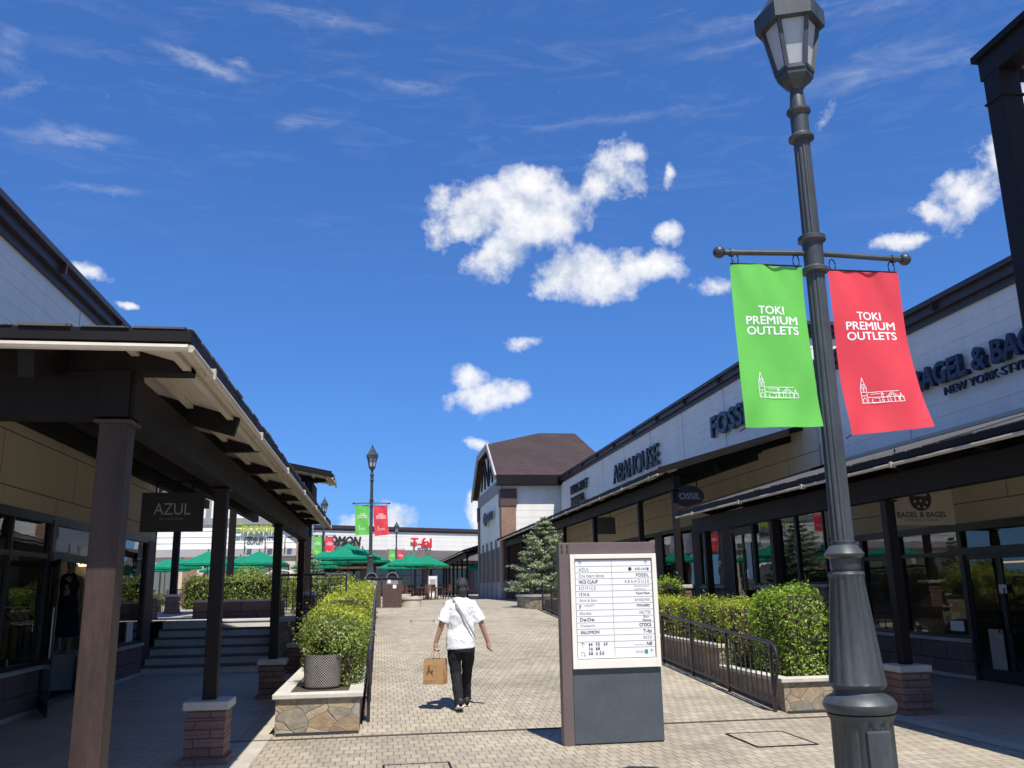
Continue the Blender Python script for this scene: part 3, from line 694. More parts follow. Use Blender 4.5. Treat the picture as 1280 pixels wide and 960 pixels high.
# ------------------------------------------------------------------ arcade canopies (lean-to roofs on posts)
def canopy(label, s, xe, xw, y0, y1, ze, posts, xp, zg, hip=True, slope=.285, rstep=1.7, extra=None, ped=True, endhip=False, pmat='shadebrown', group='arcade canopies', gz=None):
    """s: +1 wall at larger x (right side), -1 wall at smaller x"""
    t = thing('arcade_canopy', label, 'canopy', ((xe + xw) / 2, y0, zg), group)
    W = abs(xw - xe); zr = ze + W * slope
    def top(a, o=0): return ze + a * slope + o              # a = distance in from the eave
    X = lambda a: xe + s * a
    A, B_ = (xe, y0), (xe, y1)
    m = MB(); sf = MB()
    def plane(mb, o):
        if hip:
            hy = y0 + W
            mb.quad((xe, y0, ze + o), (xe, y1, ze + o), (xw, y1, zr + o), (xw, min(hy, y1), zr + o)); mb.quad((xe, y0, ze + o), (xw, hy, zr + o), (xw, y0, ze + o))
        else: mb.quad((xe, y0, ze + o), (xe, y1, ze + o), (xw, y1, zr + o), (xw, y0, zr + o))
    plane(m, .022)
    # roof edge faces
    m.quad((xe, y0, ze - .02), (xe, y1, ze - .02), (xe, y1, ze + .035), (xe, y0, ze + .035))
    m.quad((xe, y1, ze - .02), (xw, y1, zr - .02), (xw, y1, zr + .035), (xe, y1, ze + .035))
    if hip: m.quad((xw, y0, ze - .02), (xe, y0, ze - .02), (xe, y0, ze + .035), (xw, y0, ze + .035))
    else: m.quad((xw, y0, zr - .02), (xe, y0, ze - .02), (xe, y0, ze + .035), (xw, y0, zr + .035))
    plane(m, .0 - .02)
    m.build('roof', 'shingle', t, fix=False)
    plane(sf, -.06); sf.build('soffit', 'soffit', t, fix=False)
    # dark fascia boards with a pale gutter under them
    f = MB(); e = .03
    f.box((xe - s * .001, y0 - e, ze - .045), (xe - s * e, y1 + e, ze + .030))
    if hip: f.box((xe - s * .0, y0 - e, ze - .045), (xw, y0 - .001, ze + .030))
    else: f.beam((xe, y0 - .016, ze + .015), (xw, y0 - .016, zr + .015), .03, .13)
    f.beam((xe, y1 + .016, ze + .015), (xw, y1 + .016, zr + .015), .03, .13)
    f.build('fascia', 'dark', t)
    g = MB()
    def gut(p, q): g.tube([p, q], .024, 8)
    gut((xe - s * .03, y0 - .02, ze - .085), (xe - s * .03, y1 + .02, ze - .085))
    if hip: gut((xe - s * .02, y0 - .03, ze - .085), (xw, y0 - .03, ze - .085))
    y = y0 + .6
    while y < y1: g.box((xe - s * .066, y, ze - .122), (xe + s * .01, y + .04, ze - .05)); y += 2.4
    g.build('gutter', 'gutter', t, smooth='auto')
    # ragged shingle ends along the roof edge
    m = MB(); rr = random.Random(int(y0 * 10 + s)); y = y0
    while y < y1 - .3: h = rr.uniform(.008, .026); m.box((xe - s * rr.uniform(.025, .045), y, ze + .0305), (xe + s * .12, y + rr.uniform(.25, .31), ze + .031 + h * .7)); y += .32
    if hip:
        a = 0
        while a < W - .3: h = rr.uniform(.008, .026); m.box((X(a), y0 - rr.uniform(.025, .045), ze + .0305), (X(a + rr.uniform(.25, .31)), y0 + .12, ze + .031 + h * .7)); a += .32
    m.build('shingle_edge', 'shingle', t)
    # soffit battens
    m = MB()
    for a in (.09, .42): m.box((X(a), y0 + .05, top(a) - .095), (X(a + .05), y1 - .05, top(a) - .062))
    m.build('soffit_batten', 'gutter', t)
    # rafters with tapered tails reaching to the eave
    ap = abs(xp - xe); y = y0 + .65
    def rafter(y):
        m = MB(); zz = lambda a, o: top(a) + o
        for a0, a1, h0, h1 in ((.10, ap, .03, .17), (ap, W - .01, .17, .17)):
            p = [(X(a0), y - .045, zz(a0, -.07)), (X(a0), y + .045, zz(a0, -.07)), (X(a0), y + .045, zz(a0, -.07 - h0)), (X(a0), y - .045, zz(a0, -.07 - h0))]
            q = [(X(a1), y - .045, zz(a1, -.07)), (X(a1), y + .045, zz(a1, -.07)), (X(a1), y + .045, zz(a1, -.07 - h1)), (X(a1), y - .045, zz(a1, -.07 - h1))]
            m.loft([p, q])
        m.build('rafter', 'dark', t)
    hy = y0 + (W if hip else 0)
    while y < y1 - .1:
        if not hip or y > y0 + .6: 
            # stop hip-end rafters under the hip plane
            rafter(y) if (not hip or y >= hy) else None
        y += rstep
    if hip:   # jack rafters of the hipped end and the hip beam
        def hbeam(p, q, nm='rafter'): MB().beam(p, q, .09, .2).build(nm, 'dark', t)
        hbeam((X(.75), y0 + .75, top(.75) - .17), (X(W - .05), y0 + W - .05, top(W - .05) - .17))
        a = .9
        while a < W - .1:
            if abs(a - ap) > .3: hbeam((X(a), y0 + .06, top(.06) - .17), (X(a), y0 + a, top(a) - .17)); a += 1.5
        y = y0 + .65
        while y < hy - .1:
            a = y - y0
            if a > 1.4: hbeam((X(.06), y, top(.06) - .12), (X(max(.1, a)), y, top(max(.1, a)) - .17))
            y += rstep
    # long beams: over the posts and two purlins
    zb = top(ap) - .24
    yb0 = posts[0] - .12 if hip else y0 + .22
    MB().box((xp - .09, yb0, zb - .30), (xp + .09, y1 - .06, zb)).build('beam', 'dark', t)
    for a in (W * .42, W * .70):
        ys = y0 + a if hip else y0 + .3
        MB().box((X(a) - .06, ys, top(a) - .24 - .18), (X(a) + .06, y1 - .06, top(a) - .24)).build('purlin', 'dark', t)
    if hip:
        MB().box((xp - s * .12, posts[0] - .09, zb - .30), (xw + -s * .0, posts[0] + .09, zb - .004)).build('end_beam', 'dark', t)
        MB().box((xp - s * .45, posts[0] - .07, zb + .001), (xw, posts[0] + .07, zb + .16)).build('end_plate', 'dark', t)
    for i, py_ in enumerate(posts):
        post(t, xp, py_, zg, zb - .301, 'brown' if i == 0 and s < 0 and hip else pmat, ped and not (i == 0 and s < 0 and hip))  # front left post takes the sunlit steel copy, the rest the shaded one
    for (px_, py_) in (extra or []): post(t, px_, py_, zg, top(abs(px_ - xe)) - .24, pmat, ped)
    return t
def post(t, x, y, zg, zt, mat, ped, w=.068):
    if mat == 'brown': w = .088
    z0 = zg + (.60 if ped else 0)
    m = MB(); m.box((x - w, y - w, z0), (x + w, y + w, zt - .012)); m.box((x - w - .03, y - w - .03, zt - .035), (x + w + .03, y + w + .03, zt - .012))
    p = m.build('post', mat, t, bevel=.008)
    if ped:
        r = .195; k = MB(); k.box((x - r - .03, y - r - .03, zg), (x + r + .03, y + r + .03, zg + .06)); z = zg + .06; j = 0
        rr = random.Random(int(x * 97 + y * 13))
        while z < zg + .50:      # courses of split stone, each a little in or out
            h = min(rr.choice((.05, .07, .085)), zg + .515 - z)
            o = [rr.uniform(-.012, .014) for _ in range(4)]
            k.box((x - r + o[0], y - r + o[1], z + .002), (x + r + o[2], y + r + o[3], z + h)); z += h
        k.build('pedestal', 'pedestal', p)
        MB().box((x - .225, y - .225, zg + .516), (x + .225, y + .225, zg + .60)).build('cap', 'conc', p, bevel=.015)
canopy('lower left canopy on brown posts, sloping from the siding towards the walk', -1, -1.16, -5.03, 5.2, 20.45, 3.145, [5.87, 9.75, 15.2, 19.7], -1.70, 0)
canopy('higher left canopy beyond the steps on slim dark posts', -1, -1.17, -6.95, 20.75, 22.5, 4.31, [21.5], -1.70, P, hip=False, slope=.2, extra=[(-5.6, 21.5)])
canopy('lower right canopy in front of the navy letters', 1, 6.34, 9.98, 4.6, 18.25, 3.15, [5.8, 10.9, 14.4, 17.6], 6.72, 0, hip=True)
canopy('higher right canopy running far along to the tower', 1, 6.34, 9.98, 19.4, 48.15, 4.23, [19.85, 22.7, 27.8, 32.6, 37.6, 42.7, 47.6], 6.85, P, hip=False)
canopy('distant low canopy beyond the tower at the end of the walk', 1, 5.6, 8.6, 61.5, 86, 4.2, [62, 66, 70, 74, 78, 82, 85.6], 6.0, P, hip=False, ped=False, pmat='dark')

t = thing('entrance_frame', 'tall dark frame on stone pedestals at the back of the left terrace', 'frame', (-5.6, 29.6, P))
for x, y in ((-4.75, 29.5), (-6.45, 29.5)): post(t, x, y, P, 6.9, 'dark', True, .10)
MB().box((-6.75, 29.38, 6.9), (-4.45, 29.62, 7.2)).build('beam', 'dark', t)
for x, y in ((-8.2, 22.6), (-8.2, 29.5), (-5.6, 22.9)): post(t, x, y, P, 6.9, 'dark', True, .10)
MB().box((-8.6, 22.2, 7.201), (-5.0, 30.0, 7.4)).build('roof', 'shingle', t)
# tall open frame at the right edge
t = thing('entrance_frame', 'tall brown steel frame rising at the right edge of the view', 'frame', (8.4, 6.0, 0))
for x, y in ((7.0, 8.05), (7.0, 3.2), (10.6, 8.05), (10.6, 3.2)):
    z0 = 0 if x < 10 else 6.7
    m = MB(); m.box((x - .13, y - .13, z0), (x + .13, y + .13, 7.32)); m.box((x - .15, y - .15, 6.98), (x + .15, y + .15, 7.01)); m.build('post', 'shadebrown', t, bevel=.01)  # darkened steel stands in for the shade of a roof left out
MB().box((6.87, 3.0, 7.321), (7.13, 8.22, 7.58)).build('beam', 'shadebrown', t); MB().box((10.47, 3.0, 7.321), (10.73, 8.22, 7.58)).build('beam', 'brown', t)
MB().box((7.13, 7.92, 7.33), (10.47, 8.18, 7.58)).build('beam', 'shadebrown', t); MB().box((7.13, 3.05, 7.33), (10.47, 3.31, 7.58)).build('beam', 'brown', t)
m = MB(); m.box((6.82, 2.9, 7.581), (7.2, 8.27, 7.66)); m.box((7.2, 7.87, 7.581), (10.4, 8.27, 7.66)); m.build('edge_plate', 'dark', t)

# ------------------------------------------------------------------ steps, retaining walls
def stairs(label, x0, x1, y0):
    t = thing('stone_steps', label, 'steps', ((x0 + x1) / 2, y0, 0), 'steps up to the plaza')
    for i in range(6):
        m = MB(); m.box((x0, y0 + i * .35, 0 if i == 0 else i * .175 - .02), (x1, y0 + 2.1, (i + 1) * .175 - .045)); m.build('riser', 'step', t)
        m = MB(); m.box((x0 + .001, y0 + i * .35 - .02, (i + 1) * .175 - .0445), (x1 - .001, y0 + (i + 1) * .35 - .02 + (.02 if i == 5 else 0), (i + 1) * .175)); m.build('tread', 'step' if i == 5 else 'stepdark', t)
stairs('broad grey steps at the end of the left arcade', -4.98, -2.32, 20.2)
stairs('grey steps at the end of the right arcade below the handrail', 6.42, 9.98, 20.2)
def stone_wall(label, boxes, caps, mat='rubble'):
    t = thing('stone_wall', label, 'wall', (boxes[0][0][0], boxes[0][0][1], 0))
    m = MB()
    for a, b in boxes: m.box(a, b)
    m.build('facing', mat, t)
    m = MB()
    for a, b in caps: m.box(a, b)
    m.build('cap', 'conc', t, bevel=.01)
stone_wall('pale stone retaining wall under the railing beside the left steps', [((-2.31, 20.2, 0), (-1.23, 20.5, 1.02)), ((-2.31, 20.5, 0), (-2.15, 22.3, 1.0))], [((-2.36, 20.14, 1.02), (-1.2, 20.56, 1.11))])
stone_wall('stone retaining wall between the right arcade steps and the ramp planter', [((6.25, 20.2, 0), (6.41, 22.3, 1.0))], [((6.2, 20.15, 1.0), (6.44, 22.3, 1.09))])
stone_wall('low dark wall in shade in front of the terrace hedge', [((-4.6, 23.3, P), (-2.4, 23.6, 1.44))], [((-4.62, 23.27, 1.44), (-2.38, 23.63, 1.49))], 'baseblock')  # dark block facing carries the canopy shade in its colour
# ------------------------------------------------------------------ tower hall with clipped gable
def tower():
    t = thing('tower_hall', 'tall hall with reddish brown clipped gable roof behind the right shops', 'building', (11.5, 54, P))
    X0, Y0, Y1, X1 = 6.69, 48.35, 60.3, 12.9; ze = 7.85
    m = MB(); siding(m, (X0, Y0, 0), (1, 0, 0), X1 - X0, P, 7.7, (0, -1, 0), .36, .008); siding(m, (X0, Y0, 0), (0, 1, 0), Y1 - Y0, 3.9, 7.7, (-1, 0, 0), .36, .008)
    m.box((X0 + .05, Y0 + .03, P), (X1, Y1, 7.7)); m.build('wall', 'siding', t, fix=False)
    # gable wall on the street side (a trapezoid up to the clipped top)
    ym = (Y0 + Y1) / 2; yc0, yc1 = ym - 2.5, ym + 2.5; zc = 10.1; zr = 11.3; o = .5
    m = MB(); m.quad((X0 - .01, Y0, 7.7), (X0 - .01, Y1, 7.7), (X0 - .01, yc1, zc - .25), (X0 - .01, yc0, zc - .25)); m.build('gable', 'siding', t, fix=False)
    # roof: main slopes, clipped hip at the street end, full hip at the back
    E = [(X0 - o, Y0 - o, ze - .1), (X1 + o, Y0 - o, ze - .1), (X1 + o, Y1 + o, ze - .1), (X0 - o, Y1 + o, ze - .1)]
    # break of slope where the clip starts
    K0, K1 = (X0 - o, yc0 - .15, zc), (X0 - o, yc1 + .15, zc); RA, RB = (9.9, ym, zr), (12.3, ym, zr)
    m = MB()
    for d in (0, -.14):
        a = lambda p: (p[0], p[1], p[2] + d)
        m.quad(a(E[0]), a(E[1]), a(RB), a(RA), a(K0)); m.quad(a(E[2]), a(E[3]), a(K1), a(RA), a(RB)); m.quad(a(K1), a(K0), a(RA)); m.quad(a(E[1]), a(E[2]), a(RB))
    m.build('roof', 'roofred', t, fix=False)
    f = MB()
    for p, q in ((E[0], K0), (K0, K1), (K1, E[3])): f.beam((p[0] + .04, p[1], p[2] - .12), (q[0] + .04, q[1], q[2] - .12), .10, .34)
    f.build('bargeboard', 'greyband', t)
    m = MB(); m.box((E[0][0] + .1, E[0][1] - .03, ze - .62), (X1 + o, E[0][1] + .02, ze - .06)); m.box((E[0][0] + .1, E[0][1] + .02, ze - .62), (X1 + o, Y0 + .0, ze - .56)); m.build('fascia', 'dark', t)
    # timbering of the gable
    m = MB(); x = X0 - .05
    def bar(y0_, z0_, y1_, z1_, w=.28): m.beam((x, y0_, z0_), (x, y1_, z1_), .10, w, up=(1, 0, 0), w2=None) if False else m.beam((x, y0_, z0_), (x, y1_, z1_), w, .1, up=(1, 0, 0))
    for y in (ym - 1.9, ym, ym + 1.9): bar(y, 7.9, y, 9.75)
    bar(ym - 1.9, 9.6, ym - .1, 7.95, .22); bar(ym + 1.9, 9.6, ym + .1, 7.95, .22); bar(ym - 3.8, 8.0, ym - 2.4, 9.7, .22); bar(ym + 3.8, 8.0, ym + 2.4, 9.7, .22)
    m.build('timber_frame', 'dark', t)
    MB().box((X0 - .08, Y0 - .03, 7.0), (X0 + .0, Y1 + .03, 7.72)).build('band', 'timber', t)
    # corner pilasters
    for y in (Y0 - .12, Y1 - .7):
        c = MB().box((X0 - .10, y, P), (X0 + .72, y + .8, 6.1)).build('pilaster', 'brickwall', t)
        MB().box((X0 - .14, y - .04, 6.1), (X0 + .78, y + .84, 7.05)).build('pilaster_head', 'brownpanel', c)
    # piers, dark panels and grey plinth of the ground floor
    MB().box((X0 - .06, Y0 + .7, P + .95), (X0 - .02, Y1 - .7, 3.9)).build('dark_panel', 'brownpanel', t)
    MB().box((X0 - .08, Y0 - .2, P), (X0 + .0, Y1 + .0, P + .95)).build('plinth', 'greypanel', t)
    MB().box((X0 - .09, Y0 - .24, P), (X0 + 1.2, Y0 - .14, P + .95)).build('plinth', 'greypanel', t)
    MB().box((X0 + .0, Y0 - .22, P + .951), (X0 + 1.2, Y0 - .13, 4.1)).build('dark_panel', 'brownpanel', t)
    for k in range(6):
        y = Y0 + .3 + k * 2.2
        MB().box((X0 - .13, y, P), (X0 - .02, y + .24, 4.4)).build('pier', 'timber', t)
    m = MB(); text_into(m, 'tigsona', (X0 - .16, 56.0, 5.45), (0, -1, 0), (0, 0, 1), w=4.4, h=.85, bold=.01, depth=.08, shear=.25)
    tag(m.build('wall_sign', 'blackletter', None, fix=False), 'small dark script sign on the pale gable wall of the tower', 'wall sign', 'dark lettering on shop walls')
tower()

# ------------------------------------------------------------------ halls closing the plaza
def front_hall(label, org, ang, L, hz, zf, zl, zb, cat='building', depth=14):
    """local frame: x along the front, -y towards the plaza; hz roof height, zf bottom of the white fascia, zl front edge of the lean-to"""
    t = thing('outlet_hall', label, cat, org)
    m = MB(); z = P
    o = Vector(org)
    m.box((o.x, o.y, P + zf - .2), (o.x + L, o.y + depth, P + hz - .3)); siding(m, (o.x, o.y, 0), (1, 0, 0), L, P + zf, P + hz - .5, (0, -1, 0), .42, .010); m.build('upper_wall', 'siding', t, fix=False)
    m = MB()
    for a, b, oo in ((hz - .5, hz - .32, .08), (hz - .32, hz, .22)): m.box((o.x - oo, o.y - oo, P + a), (o.x + L + oo, o.y + depth, P + b))
    m.build('cornice', 'cornice', t)
    m = MB(); m.loft([[(o.x, o.y - .04, P + zf), (o.x, o.y - 2.6, P + zl), (o.x, o.y - 2.6, P + zl - .12), (o.x, o.y - .04, P + zf - .14)], [(o.x + L, o.y - .04, P + zf), (o.x + L, o.y - 2.6, P + zl), (o.x + L, o.y - 2.6, P + zl - .12), (o.x + L, o.y - .04, P + zf - .14)]])
    m.build('lean_to_roof', 'shingle', t)
    MB().box((o.x, o.y - 2.66, P + zl - .22), (o.x + L, o.y - 2.6, P + zl + .03)).build('fascia', 'dark', t)
    MB().box((o.x, o.y - 2.3, P + zl - .55), (o.x + L, o.y - 2.1, P + zl - .23)).build('beam', 'dark', t)
    MB().box((o.x, o.y - .02, P + zb), (o.x + L, o.y + .15, P + zf - .2)).build('wall_panel', 'beige', t)
    MB().box((o.x, o.y - .06, P), (o.x + L, o.y + .1, P + .55)).build('stone_base', 'baseblock', t)
    k = 0; x = o.x + .3
    while x < o.x + L - 2:
        w = (2.7, 3.4, 2.2)[k % 3]
        fr = MB(); fr.box((x, o.y - .02, P + .55), (x + .08, o.y + .06, P + zb)).box((x + w - .08, o.y - .02, P + .55), (x + w, o.y + .06, P + zb)).box((x + .08, o.y - .02, P + zb - .1), (x + w - .08, o.y + .06, P + zb)).box((x + .08, o.y - .015, P + 2.0), (x + w - .08, o.y + .05, P + 2.07))
        f = fr.build('window', 'frame', t)
        MB().quad((x + .04, o.y + .03, P + .56), (x + w - .04, o.y + .03, P + .56), (x + w - .04, o.y + .03, P + zb), (x + .04, o.y + .03, P + zb)).build('pane', 'glass', f, fix=False)
        MB().box((x + w, o.y - .05, P + .55), (x + w + .5, o.y + .12, P + zb)).build('pillar', 'brownpanel', t)
        x += w + .5; k += 1
    MB().box((o.x, o.y + 3.5, P), (o.x + L, o.y + 3.6, P + zf)).build('interior', 'interior', t)
    x = o.x + .6
    while x < o.x + L:
        MB().box((x, o.y - 2.3, P), (x + .16, o.y - 2.12, P + zl - .55)).build('post', 'dark', t); x += 4.6
    t.rotation_euler.z = ang
    return t
ANG = math.atan2(8.5, 15.8)
e_ = Vector((math.cos(ANG), math.sin(ANG), 0)); n_ = Vector((e_.y, -e_.x, 0)); F0 = Vector((-10.3, 85.6, P))
end_hall = front_hall('long white outlet hall closing the far end behind green umbrellas', tuple(F0), ANG, 30, 6.95, 4.62, 3.45, 2.75)
def hall_text(s, u, z, w, h, mat, label, bold, shear, depth=.12):
    m = MB(); text_into(m, s, F0 + e_ * u + n_ * .22 + Vector((0, 0, z - P)), e_, (0, 0, 1), w=w, h=h, bold=bold, shear=shear, depth=depth)
    return tag(m.build('wall_sign', mat, None, fix=False), label, 'wall sign', 'dark lettering on shop walls')
hall_text('SALOMON', 4.15, 5.98, 5.15, .92, 'blackletter', 'slanted black letters on the white far hall above umbrellas', .02, .25)
hall_text('T-fal', 15.1, 5.95, 2.45, .95, 'redletter', 'bright red letters on the white far hall', .014, .0)

def gable_hall():
    Y0, X0, X1 = 62.0, -24.0, -5.62
    t = thing('gable_hall', 'white hall with grey timbered gable seen beyond the left arcade', 'building', (-14, Y0, P))
    m = MB(); siding(m, (X0, Y0, 0), (1, 0, 0), X1 - X0, 4.55, 9.0, (0, -1, 0), .40, .025); m.box((X0, Y0 + .03, 4.3), (X1, Y0 + 14, 8.4)); m.build('upper_wall', 'siding', t, fix=False)
    xc, w, zt = -11.6, 5.9, 10.6
    m = MB(); m.quad((xc - w, Y0 - .05, 6.6), (xc + w, Y0 - .05, 6.6), (xc, Y0 - .05, zt)); m.build('gable', 'siding', t, fix=False)
    m = MB(); m.beam((xc - w - .5, Y0 + 4, 6.35), (xc, Y0 + 4, zt + .25), .22, 9.2, up=(0, 0, 1)) if False else None
    for sgn in (-1, 1):
        m.quad((xc, Y0 - .8, zt + .2), (xc, Y0 + 9, zt + .2), (xc + sgn * (w + .7), Y0 + 9, 6.2), (xc + sgn * (w + .7), Y0 - .8, 6.2)); m.quad((xc, Y0 - .8, zt + .02), (xc, Y0 + 9, zt + .02), (xc + sgn * (w + .7), Y0 + 9, 6.02), (xc + sgn * (w + .7), Y0 - .8, 6.02))
    m.build('roof', 'roofred', t, fix=False)
    m = MB(); m.box((X0, Y0 - .12, 6.18), (X1, Y0 - .02, 6.62))
    for x in (xc - 3.2, xc, xc + 3.2): m.box((x - .17, Y0 - .115, 6.62), (x + .17, Y0 - .06, 6.62 + (zt - 6.6) * (1 - abs(x - xc) / w) - .1))
    for sgn in (-1, 1): m.beam((xc + sgn * 3.0, Y0 - .1, 6.75), (xc + sgn * .2, Y0 - .1, 8.4), .3, .1, up=(0, 1, 0)); m.beam((xc + sgn * 5.2, Y0 - .1, 6.65), (xc + sgn * 3.3, Y0 - .1, 8.0), .3, .1, up=(0, 1, 0))
    m.build('timber_frame', 'timber', t)
    MB().box((X0, Y0 - .35, 8.9), (X1 + .2, Y0 + 14, 9.25)).build('cornice', 'cornice', t)
    MB().box((X0, Y0 - .16, 4.05), (X1, Y0 - .0, 4.56)).build('band', 'greyband', t)
    MB().box((X0, Y0 + .02, P), (X1, Y0 + .3, 4.05)).build('wall_panel', 'beige', t)
    c = MB().box((X1 - .02, Y0 - .3, P), (X1 + .75, Y0 + .8, 8.89)).build('pilaster', 'brickwall', t)
    for x in (-13.0, -19.5): MB().box((x, Y0 - .25, P), (x + .85, Y0 + .02, 4.05)).build('pilaster', 'brickwall', t)
    for x, w in ((-23, 3), (-18.2, 2.2), (-15.6, 2.3), (-11.7, 2.6), (-8.7, 2.6)):
        fr = MB().box((x, Y0 - .03, P + .1), (x + .1, Y0 + .05, 3.5)).box((x + w - .1, Y0 - .03, P + .1), (x + w, Y0 + .05, 3.5)).box((x + .1, Y0 - .03, 3.38), (x + w - .1, Y0 + .05, 3.5)).box((x + w / 2 - .05, Y0 - .03, P + .1), (x + w / 2 + .05, Y0 + .05, 3.38)).build('window', 'frame', t)
        MB().quad((x + .05, Y0 + .0, P + .12), (x + w - .05, Y0 + .0, P + .12), (x + w - .05, Y0 + .0, 3.4), (x + .05, Y0 + .0, 3.4)).build('pane', 'glass', fr, fix=False)
    for i, x in enumerate((-9.1, -7.75, -6.45)):
        l = MB().tube([(x, Y0 - .2, 4.25), (x, Y0 - .2, 5.15), (x + .06, Y0 - .35, 5.28), (x + .35, Y0 - .55, 5.3)], .03, 6).build('arm', 'dark', None)
        tt = thing('wall_lamp', 'slim arm lamp standing on the grey ledge of the gabled hall', 'wall lamp', (x, Y0 - .2, 4.25), 'arm lamps on the grey ledge'); l.parent = tt; l.data.transform(Matrix.Translation((-x, -(Y0 - .2), -4.25)))
        MB().box((x + .25, Y0 - .72, 5.24), (x + .55, Y0 - .5, 5.32)).build('lamp_head', 'dark', tt)
    s = thing('wall_sign', 'lime lettering with a small dark second line on the gabled white hall', 'wall sign', (-8.3, Y0 - .2, 5.3), 'dark lettering on shop walls')
    m = MB(); text_into(m, 'Ciaopanic', (-9.82, Y0 - .22, 5.50), (1, 0, 0), (0, 0, 1), w=2.75, h=.78, bold=.012, depth=.1); m.build('lettering', 'limeletter', s, fix=False)
    m = MB(); text_into(m, 'OUTLET', (-8.95, Y0 - .12, 5.08), (1, 0, 0), (0, 0, 1), w=1.05, h=.2, bold=.02, depth=.04); m.build('small_lettering', 'blackletter', s, fix=False)
gable_hall()

# ------------------------------------------------------------------ wall signs on the right shops
def rsign(label, mat, lines, depth=.1, off=.06, grp='dark lettering on shop walls'):
    lines = [(a, y * .985, 1.65 + (z - 1.65) * .985, w * .985, h * .985, b, dp) for a, y, z, w, h, b, dp in lines]
    s = thing('wall_sign', label, 'wall sign', (9.9, lines[0][1], lines[0][2]), grp)
    for i, (txt, y, z, w, h, bold, dp) in enumerate(lines):
        m = MB(); text_into(m, txt, (10 - off - .02, y, z), (0, -1, 0), (0, 0, 1), w=w, h=h, bold=bold, depth=dp); m.build('lettering' if i == 0 else 'second_line', mat, s, fix=False)
        b = MB(); n = max(2, len(txt) // 2)
        for k in range(n): b.box((10 - off - .01, y - w * (k + .5) / n - .015, z + h * .45), (9.99, y - w * (k + .5) / n + .015, z + h * .5))
        b.build('bracket', 'dark', s)
rsign('big navy letters over a thinner line on the near right siding', 'navy', [('BAGEL & BAGEL', 14.86, 5.13, 3.75, .37, .024, .10), ('NEW YORK STYLE BAGEL', 14.06, 4.895, 3.1, .145, .006, .04)])
rsign('slate blue block letters partly hidden behind the green banner', 'blueletter', [('FOSSIL', 25.2, 6.03, 3.25, .60, .020, .10)])
rsign('tall narrow black letters in the middle of the long right shop siding', 'blackletter', [('ABAHOUSE', 36.95, 5.98, 6.35, .78, .006, .08)])
rsign('two short rows of black letters on siding nearest the tower', 'blackletter', [('MARGARET', 45.8, 6.44, 3.9, .46, .008, .06), ('HOWELL', 45.8, 5.82, 3.2, .46, .008, .06)])

# ------------------------------------------------------------------ hanging signs in the arcades
def hang(label, x0, x1, y, z0, z1, ztop, mat, deco, oval=False):
    t = thing('hanging_sign', label, 'hanging sign', ((x0 + x1) / 2, y, z0), 'signs hanging in the arcades')
    m = MB()
    if oval: m.lathe([(.5, -.03), (.5, .03)], 40); m.v = [((x0 + x1) / 2 + a * (x1 - x0), y + c, (z0 + z1) / 2 + b * (z1 - z0)) for a, b, c in m.v]
    else: m.box((x0, y - .03, z0), (x1, y + .03, z1))
    m.build('board', mat, t, bevel=.006)
    a, b = x0 + (x1 - x0) * .22, x0 + (x1 - x0) * .80
    r = MB(); h = z1 + .14
    for x in (a, b): r.tube([(x, y, z1 - (.06 if oval else .0)), (x, y, ztop)], .012, 6)
    r.tube([(a - .05, y, h), (b + .05, y, h)], .012, 6); r.build('hanger', 'dark', t)
    deco(t, y - .034)
def azul(t, y):
    m = MB(); text_into(m, 'AZUL', (-2.70, y, 2.66), (1, 0, 0), (0, 0, 1), w=.46, h=.15, align='C'); m.build('lettering', 'silver', t, fix=False)
    m = MB(); text_into(m, 'by moussy', (-2.70, y, 2.59), (1, 0, 0), (0, 0, 1), w=.30, h=.035, align='C'); m.build('small_lettering', 'inkgrey', t, fix=False)
hang('black hanging board with thin silver capitals in the left arcade', -3.09, -2.31, 12.0, 2.44, 2.95, 3.36, 'board', azul)
def bagel(t, y):
    xc = 7.59
    m = MB(); m.lathe([(.17, 0), (.17, .004)], 36); m.v = [(xc + a, y - c + .004, 2.78 + b) for a, b, c in m.v]; m.build('round_mark', 'ink', t)
    m = MB(); text_into(m, 'B&B', (xc, y - .003, 2.82), (1, 0, 0), (0, 0, 1), w=.2, h=.07, bold=.03, align='C')
    for dx, dz in ((0, -.03), (-.09, -.04), (.09, -.05), (-.04, -.11), (.05, -.12)):
        i = len(m.v); m.v += [(xc + dx + .02 * math.cos(k * PI / 5), y - .003, 2.78 + dz + .02 * math.sin(k * PI / 5)) for k in range(10)]; m.f.append(tuple(range(i, i + 10)))
    m.build('mark_detail', 'tanboard', t, fix=False)
    m = MB(); text_into(m, 'BAGEL & BAGEL', (xc, y, 2.52), (1, 0, 0), (0, 0, 1), w=.76, h=.075, bold=.012, align='C'); m.build('lettering', 'ink', t, fix=False)
    m = MB(); text_into(m, 'NEW YORK STYLE BAGEL', (xc, y, 2.47), (1, 0, 0), (0, 0, 1), w=.5, h=.024, align='C'); m.build('small_lettering', 'ink', t, fix=False)
hang('pale square hanging sign with a black round mark in the right arcade', 7.08, 8.10, 11.5, 2.41, 3.02, 3.5, 'tanboard', bagel)
def oval(t, y):
    m = MB(); text_into(m, 'FOSSIL', (7.40, y, 3.68), (1, 0, 0), (0, 0, 1), w=.62, h=.15, bold=.02, align='C'); m.build('lettering', 'silver', t, fix=False)
hang('dark maroon oval hanging sign with silver letters', 6.98, 7.82, 20.5, 3.50, 4.02, 4.45, 'maroon', oval, True)
hang('plain grey blank hanging sign farther down the right arcade', 7.05, 7.85, 29.0, 3.36, 3.92, 4.5, 'greyboard', lambda t, y: None)

